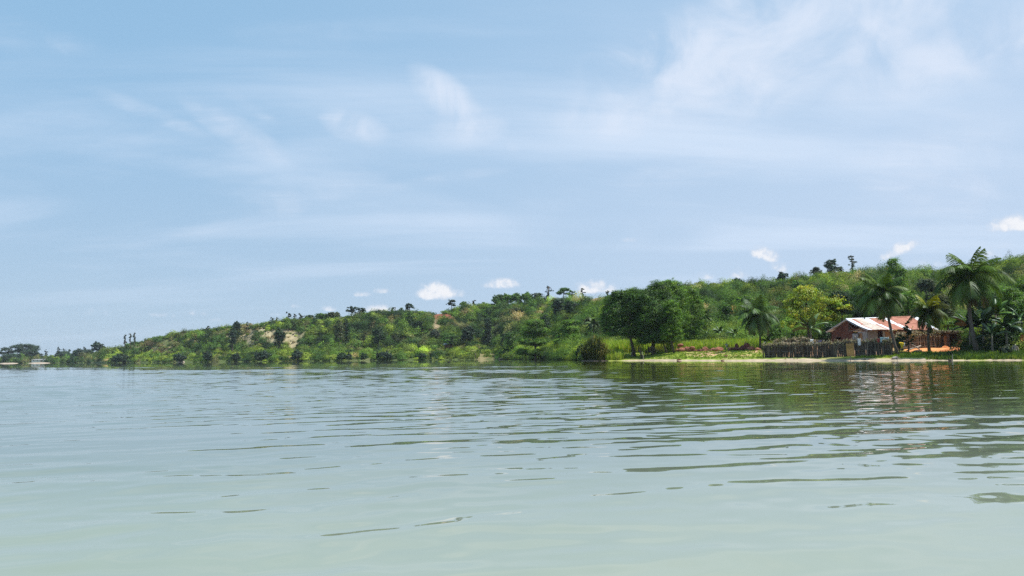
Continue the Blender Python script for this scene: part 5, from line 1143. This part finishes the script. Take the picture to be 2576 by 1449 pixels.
stump('short dark stump on the bare patch left of the canoe', 1195, 348, 889, .3)
# ------------------------------------------------------------------ people
def person(label, loc, rotz, J, shirt_m, pants_m, hair=True, prop_arm=None):
    """J: named joints in metres, figure facing -y"""
    o = empty('person', label, 'person', loc, rotz); vs, es, rr = [], [], []
    def v(p, r): vs.append(Vector(p)); rr.append(r); return len(vs) - 1
    def e(a, b): es.append((a, b))
    J = {k: Vector(q) for k, q in J.items()}; pel = v(J['pelvis'], .14); ch = v(J['chest'], .155); nk = v(J['neck'], .06); hd = v(J['head'], .095); tp = v(J['head'] + (J['head'] - J['neck']).normalized() * .10, .075); e(pel, ch); e(ch, nk); e(nk, hd); e(hd, tp)
    for s in ('l', 'r'):
        sh = v(J['sh_' + s], .06); el_ = v(J['el_' + s], .043); wr = v(J['wr_' + s], .03); e(ch, sh); e(sh, el_); e(el_, wr); d = (J['wr_' + s] - J['el_' + s]).normalized(); pm = v(J['wr_' + s] + d * .07, .034); e(wr, pm); sd = d.cross(Vector((0, 1, 0.2))).normalized()
        for k, (off, ln) in enumerate(((-.03, .075), (-.01, .09), (.01, .085), (.03, .065))): a = v(J['wr_' + s] + d * (.07 + ln * .6) + sd * off, .010); b = v(J['wr_' + s] + d * (.06 + ln) + sd * off + Vector((0, -.015, 0)), .008); e(pm, a); e(a, b)
        th = v(J['wr_' + s] + d * .06 + sd * -.05 + Vector((0, -.02, 0)), .011); e(wr, th)
        hp = v(J['hip_' + s], .095); kn = v(J['kn_' + s], .062); an = v(J['an_' + s], .042); to = v(J['an_' + s] + Vector((0, -.17, -.045)), .034); e(pel, hp); e(hp, kn); e(kn, an); e(an, to)
    me = bpy.data.meshes.new('body'); me.from_pydata([tuple(q) for q in vs], es, []); ob = bpy.data.objects.new('body', me); COL.objects.link(ob)
    sk = ob.modifiers.new('s', 'SKIN'); sk.use_smooth_shade = True
    for i, q in enumerate(me.skin_vertices[0].data): q.radius = (rr[i], rr[i])
    me.skin_vertices[0].data[0].use_root = True; sb = ob.modifiers.new('d', 'SUBSURF'); sb.levels = 1; sb.render_levels = 1
    dg_ = bpy.context.evaluated_depsgraph_get(); nm = bpy.data.meshes.new_from_object(ob.evaluated_get(dg_)); ob.modifiers.clear(); ob.data = nm; nm.materials.clear(); nm.materials.append(M['skin']); ob.parent = o
    t = MB(); t.tube([J['pelvis'] + Vector((0, 0, -.06)), J['pelvis'].lerp(J['chest'], .5), J['chest'], J['neck'] - (J['neck'] - J['chest']) * .25], [.185, .175, .205, .10], 10)
    for s in ('l', 'r'): t.tube([J['sh_' + s].lerp(J['chest'], .4), J['sh_' + s], J['sh_' + s].lerp(J['el_' + s], .8)], [.1, .085, .065], 8)
    t.build('shirt', M[shirt_m], o, True); t = MB()
    t.tube([J['pelvis'] + Vector((0, 0, .06)), J['pelvis'], J['pelvis'] - Vector((0, 0, .10))], [.18, .19, .17], 10)
    for s in ('l', 'r'): t.tube([J['hip_' + s] + Vector((0, 0, .03)), J['kn_' + s], J['kn_' + s].lerp(J['an_' + s], .8)], [.125, .088, .062], 8)
    t.build('trousers', M[pants_m], o, True); hc = J['head'] + Vector((0, .02, .06)); t = MB(); t.tube([hc + Vector((0, 0, -.06)), hc, hc + Vector((0, 0, .06)), hc + Vector((0, 0, .085))], [.098, .112, .08, .02], 9); t.build('hair', M['hair'], o, True)
    f = MB(); H_ = J['head']; 
    f.tube([H_ + Vector((0, -.085, .01)), H_ + Vector((0, -.118, -.02))], [.014, .02], 6); f.tube([H_ + Vector((-.1, 0, -.01)), H_ + Vector((-.112, .01, 0))], [.02, .025], 6); f.tube([H_ + Vector((.1, 0, -.01)), H_ + Vector((.112, .01, 0))], [.02, .025], 6); f.build('nose_and_ears', M['skin'], o, True)
    f = MB()
    for x in (-.035, .035): f.tube([H_ + Vector((x, -.086, .02)), H_ + Vector((x, -.098, .02))], [.012, .010], 6)
    f.tube([H_ + Vector((-.028, -.088, -.055)), H_ + Vector((.028, -.088, -.055))], .008, 5); f.build('eyes_and_mouth', M['hair'], o); return o
ST = dict(pelvis=(0, 0, .93), chest=(0, 0, 1.27), neck=(0, 0, 1.47), head=(0, -.01, 1.6), sh_l=(.19, 0, 1.4), sh_r=(-.19, 0, 1.4), el_l=(.25, .02, 1.12), el_r=(-.25, .02, 1.12), wr_l=(.26, -.08, .88), wr_r=(-.26, -.08, .88), hip_l=(.1, 0, .88), hip_r=(-.1, 0, .88), kn_l=(.11, -.02, .48), kn_r=(-.11, -.02, .48), an_l=(.12, .02, .08), an_r=(-.12, .02, .08))
WK = dict(ST, pelvis=(0, 0, .92), chest=(-.05, -.08, 1.24), neck=(-.07, -.14, 1.43), head=(-.08, -.18, 1.56), sh_l=(.13, -.06, 1.37), sh_r=(-.24, -.10, 1.37), el_l=(.22, .06, 1.12), el_r=(-.36, -.22, 1.14), wr_l=(.2, -.1, .93), wr_r=(-.52, -.3, .98), kn_l=(.24, -.05, .5), kn_r=(-.16, -.12, .5), an_l=(.40, .1, .08), an_r=(-.16, .0, .08))
CR = dict(ST, pelvis=(0, .12, .42), chest=(0, -.05, .78), neck=(0, -.16, .96), head=(0, -.24, 1.07), sh_l=(.19, -.08, .9), sh_r=(-.19, -.08, .9), el_l=(.24, -.28, .68), el_r=(-.24, -.28, .68), wr_l=(.10, -.48, .58), wr_r=(-.10, -.48, .58), hip_l=(.1, .1, .40), hip_r=(-.1, .1, .40), kn_l=(.18, -.28, .52), kn_r=(-.18, -.28, .52), an_l=(.14, -.1, .08), an_r=(-.14, -.1, .08))
M['pale_shirt'] = solid('pale_grey_green_cloth', (.34, .36, .30), (.2, .22, .18), 5, .9); M['dark_cloth'] = solid('black_cloth', (.02, .02, .025), (.03, .03, .035), 4, .9); M['plum_cloth'] = solid('dark_plum_cloth', (.04, .018, .03), (.03, .014, .022), 4, .9); M['sand_trousers'] = solid('sand_brown_cloth', (.26, .2, .16), (.16, .12, .1), 5, .9)
person('person in pale shirt and tan trousers striding along the row of rocks', P(1827, ry(1827) - 2.0), R(-25), WK, 'pale_shirt', 'sand_trousers')
person('person in dark clothes standing left beside another under the beach trees', P(1630.5, 168.5), R(15), ST, 'dark_cloth', 'dark_cloth'); person('person in black shirt standing right beside another under the beach trees', P(1636.5, 169.2), R(-20), dict(ST, el_r=(-.3, -.1, 1.15), wr_r=(-.2, -.3, 1.05)), 'dark_cloth', 'plum_cloth')
person('person in dark plum cloth crouching beside the slanting trunk', P(1623.5, 166.5), R(10), {k: (q[0] * 1.25, q[1] * 1.25, q[2] * 1.15) for k, q in CR.items()}, 'plum_cloth', 'plum_cloth')
# ------------------------------------------------------------------ motorcycles
def motorcycle(label, loc, rotz):
    o = empty('motorcycle', label, 'motorcycle', loc, rotz)                # long axis along local y, front at -y
    for yy in (-.62, .62):
        w_ = MB(); w_.torus((0, yy, .3), .25, .05, 'x', 22, 8); wo = w_.build('wheel', M['black'], o, True); r_ = MB(); r_.torus((0, yy, .3), .19, .016, 'x', 20, 6)
        for k in range(8): a = k * math.pi / 4; r_.tube([(0, yy, .3), (0, yy + .19 * math.cos(a), .3 + .19 * math.sin(a))], .006, 4)
        r_.tube([(-.06, yy, .3), (.06, yy, .3)], .03, 8); r_.build('rim', M['metal'], wo)
    MB().tube([(0, -.42, .88), (0, -.1, .72), (0, .35, .62), (0, .62, .32)], .03, 7).tube([(0, -.40, .82), (0, -.12, .36), (0, .25, .34), (0, .35, .62)], .028, 7).build('frame', M['black'], o, True)
    MB().hexa([(-.10, -.15, .24), (.10, -.15, .24), (.10, .2, .24), (-.10, .2, .24)], [(-.13, -.12, .52), (.13, -.12, .52), (.13, .16, .52), (-.13, .16, .52)]).build('engine', M['metal'], o)
    MB().tube([(0, -.38, .82), (0, -.28, .84), (0, -.05, .82), (0, .04, .76)], [.05, .13, .14, .06], 10).build('fuel_tank', M['paint'], o, True); MB().hexa([(-.09, .02, .70), (.09, .02, .70), (.10, .72, .74), (-.10, .72, .74)], [(-.11, .02, .80), (.11, .02, .80), (.12, .74, .85), (-.12, .74, .85)]).build('seat', M['black'], o)
    f = MB()
    for x in (-.08, .08): f.tube([(x, -.62, .3), (x, -.42, .92)], .022, 6)
    f.build('fork', M['metal'], o, True); MB().tube([(-.34, -.30, 1.02), (-.12, -.42, 1.0), (.12, -.42, 1.0), (.34, -.30, 1.02)], .016, 6).build('handlebar', M['metal'], o, True)
    MB().tube([(0, -.46, .86), (0, -.54, .86), (0, -.56, .86)], [.05, .085, .075], 10).build('headlight', M['metal'], o, True)
    for x in (-.30, .30): MB().tube([(x, -.32, 1.02), (x * 1.15, -.34, 1.16)], .007, 5).tube([(x * 1.15, -.36, 1.18), (x * 1.15, -.34, 1.18)], .05, 9).build('mirror', M['black'], o)
    m_ = MB()
    for i in range(8): a0, a1 = R(25 + 14 * i), R(25 + 14 * (i + 1)); m_.hexa([(-.06, -.62 + .33 * math.cos(a0), .3 + .33 * math.sin(a0)), (.06, -.62 + .33 * math.cos(a0), .3 + .33 * math.sin(a0)), (.06, -.62 + .33 * math.cos(a1), .3 + .33 * math.sin(a1)), (-.06, -.62 + .33 * math.cos(a1), .3 + .33 * math.sin(a1))], [(-.06, -.62 + .345 * math.cos(a0), .3 + .345 * math.sin(a0)), (.06, -.62 + .345 * math.cos(a0), .3 + .345 * math.sin(a0)), (.06, -.62 + .345 * math.cos(a1), .3 + .345 * math.sin(a1)), (-.06, -.62 + .345 * math.cos(a1), .3 + .345 * math.sin(a1))])
    m_.build('mudguard', M['paint'], o); MB().tube([(.13, -.05, .26), (.15, .3, .28), (.16, .72, .38)], [.025, .03, .045], 8).build('exhaust', M['metal'], o, True)
motorcycle('motorcycle parked nose-on beside the leaning tree trunk', P(1588, 165.8), R(-20)); motorcycle('motorcycle parked side-on behind the thick straight trunk', P(1643, 167.6), R(78))
# ------------------------------------------------------------------ canoe, bird, far buildings
def canoe():
    y = float(y_shore(1272)) - .6; b = Vector(((1272 - 1288) / K * y, y, 0)); o = empty('canoe', 'dark wooden canoe moored under the bushes', 'boat', b, R(6)); L = 6.6; n = 18; V = []; 
    for i in range(n + 1):
        u = 2 * i / n - 1; w_ = .48 * (1 - abs(u) ** 2.6) + .03; sh = .42 + .22 * abs(u) ** 3
        for k, (fx, fz) in enumerate(((-1, sh), (-.8, .12), (-.35, -.08), (.35, -.08), (.8, .12), (1, sh), (.88, sh), (.7, .16), (.3, .02), (-.3, .02), (-.7, .16), (-.88, sh))): V.append((u * L / 2, fx * w_, fz + (.25 * abs(u) ** 4 if k not in (0, 5, 6, 11) else 0)))
    F = [(i * 12 + k, i * 12 + (k + 1) % 12, (i + 1) * 12 + (k + 1) % 12, (i + 1) * 12 + k) for i in range(n) for k in range(12)]; MB().add(V, F).build('hull', M['boat'], o, True)
    for x in (-1.6, .2, 1.8): MB().box(x - .12, x + .12, -.40, .40, .30, .34).build('thwart', M['rail'], o)
canoe()
def bird():
    y = 170.0; b = Vector(((1128 - 1288) / K * y, y, 0)); m_ = MB(); m_.tube([(-.34, 0, .10), (-.2, 0, .08), (0, 0, .1), (.18, 0, .12), (.26, 0, .16)], [.02, .10, .14, .10, .05], 9); m_.tube([(.22, 0, .14), (.30, 0, .30), (.30, 0, .44), (.36, 0, .48), (.46, 0, .47)], [.06, .04, .035, .045, .012], 8)
    o = m_.build('water_bird', M['bird'], None, True); o.location = b; tag(o, 'small black water bird swimming alone on the lake', 'bird')
bird()
def far_house(name, label, px, y, w_m, d_m, h_m, rot, rise=.9, mats=('wall_white', 'roof_grey'), dz=0.0, wins=4, hip=True):
    b = P(px, y); b.z += dz; o = empty(name, label, 'building', b, rot); W2, D2 = w_m / 2, d_m / 2
    MB().box(-W2, W2, -D2, D2, -1.5, h_m).build('wall', M[mats[0]], o); q = .5; mb = MB(); e_ = [(-W2 - q, -D2 - q, h_m + .01), (W2 + q, -D2 - q, h_m + .01), (W2 + q, D2 + q, h_m + .01), (-W2 - q, D2 + q, h_m + .01)]; r_ = [(-W2 + (D2 if hip else -q), 0, h_m + rise), (W2 - (D2 if hip else -q), 0, h_m + rise)]
    mb.add(e_ + r_, [(0, 1, 5, 4), (1, 2, 5), (2, 3, 4, 5), (3, 0, 4), (3, 2, 1, 0)]); mb.build('roof', M[mats[1]], o)
    for i in range(wins): x = -W2 + w_m * (i + .5) / wins; wn = MB().box(x - .45, x + .45, -D2 - .05, -D2 + .06, h_m * .4, h_m * .78).build('window', M['dark_wood'], o)
    MB().box(W2 * .12, W2 * .12 + .95, -D2 - .05, -D2 + .05, 0, h_m * .78).build('door', M['door'], o)
far_house('long_building', 'long low whitewashed building at the far left shore', 101, 775, 15, 6, 2.5, R(8), .7)
far_house('hut', 'small hut with pale metal roof among the meadow shrubs', 1126, 402, 3.6, 3.2, 2.0, R(-6), .55, ('mud', 'white_metal'), .6, 1, False)
# low sand bars at the far left shore
def bar(label, px0, px1, y):
    b = Vector(((px0 + px1) / 2 - 1288, 0, 0)); x = b.x / K * y; w_ = (px1 - px0) / K * y / 2; n = 24; V = []
    for j, f in enumerate((1, .8, .4)):
        for i in range(n): a = 2 * math.pi * i / n; V.append((w_ * f * math.cos(a) * (1 + .08 * math.sin(3 * a)), 6 * f * math.sin(a), (-.6, .28, .75)[j]))
    F = [(j * n + i, j * n + (i + 1) % n, (j + 1) * n + (i + 1) % n, (j + 1) * n + i) for j in range(2) for i in range(n)] + [tuple(2 * n + i for i in range(n))]
    o = MB().add(V, F).build('sand_bar', M['sandbar']); o.location = (x, y, 0); o['kind'] = 'structure'; o['label'] = label
M['sandbar'] = solid('pale_sand', (.44, .36, .29), (.36, .29, .23), .6, .95)
bar('pale sand bar at the left edge of the far shore', -8, 45, 772); bar('pale sand bar in front of the long white building', 64, 127, 752); bar('small pale sand spot at the foot of the hill', 447, 461, 458)
# ------------------------------------------------------------------ humid air
hz = MB().box(-2600, 2600, -60, 2700, -9, 75).build('haze', None); hz.data.materials.clear()
ma, t, o_ = new_mat('humid_air'); pv = t.new('ShaderNodeVolumePrincipled'); pv.inputs['Color'].default_value = (.80, .90, 1.0, 1); pv.inputs['Density'].default_value = 0.00008; pv.inputs['Anisotropy'].default_value = 0.0
t.l.new(pv.outputs[0], o_.inputs['Volume']); hz.data.materials.append(ma); hz['kind'] = 'stuff'; hz['label'] = 'thin blue haze over the lake and the far hill'
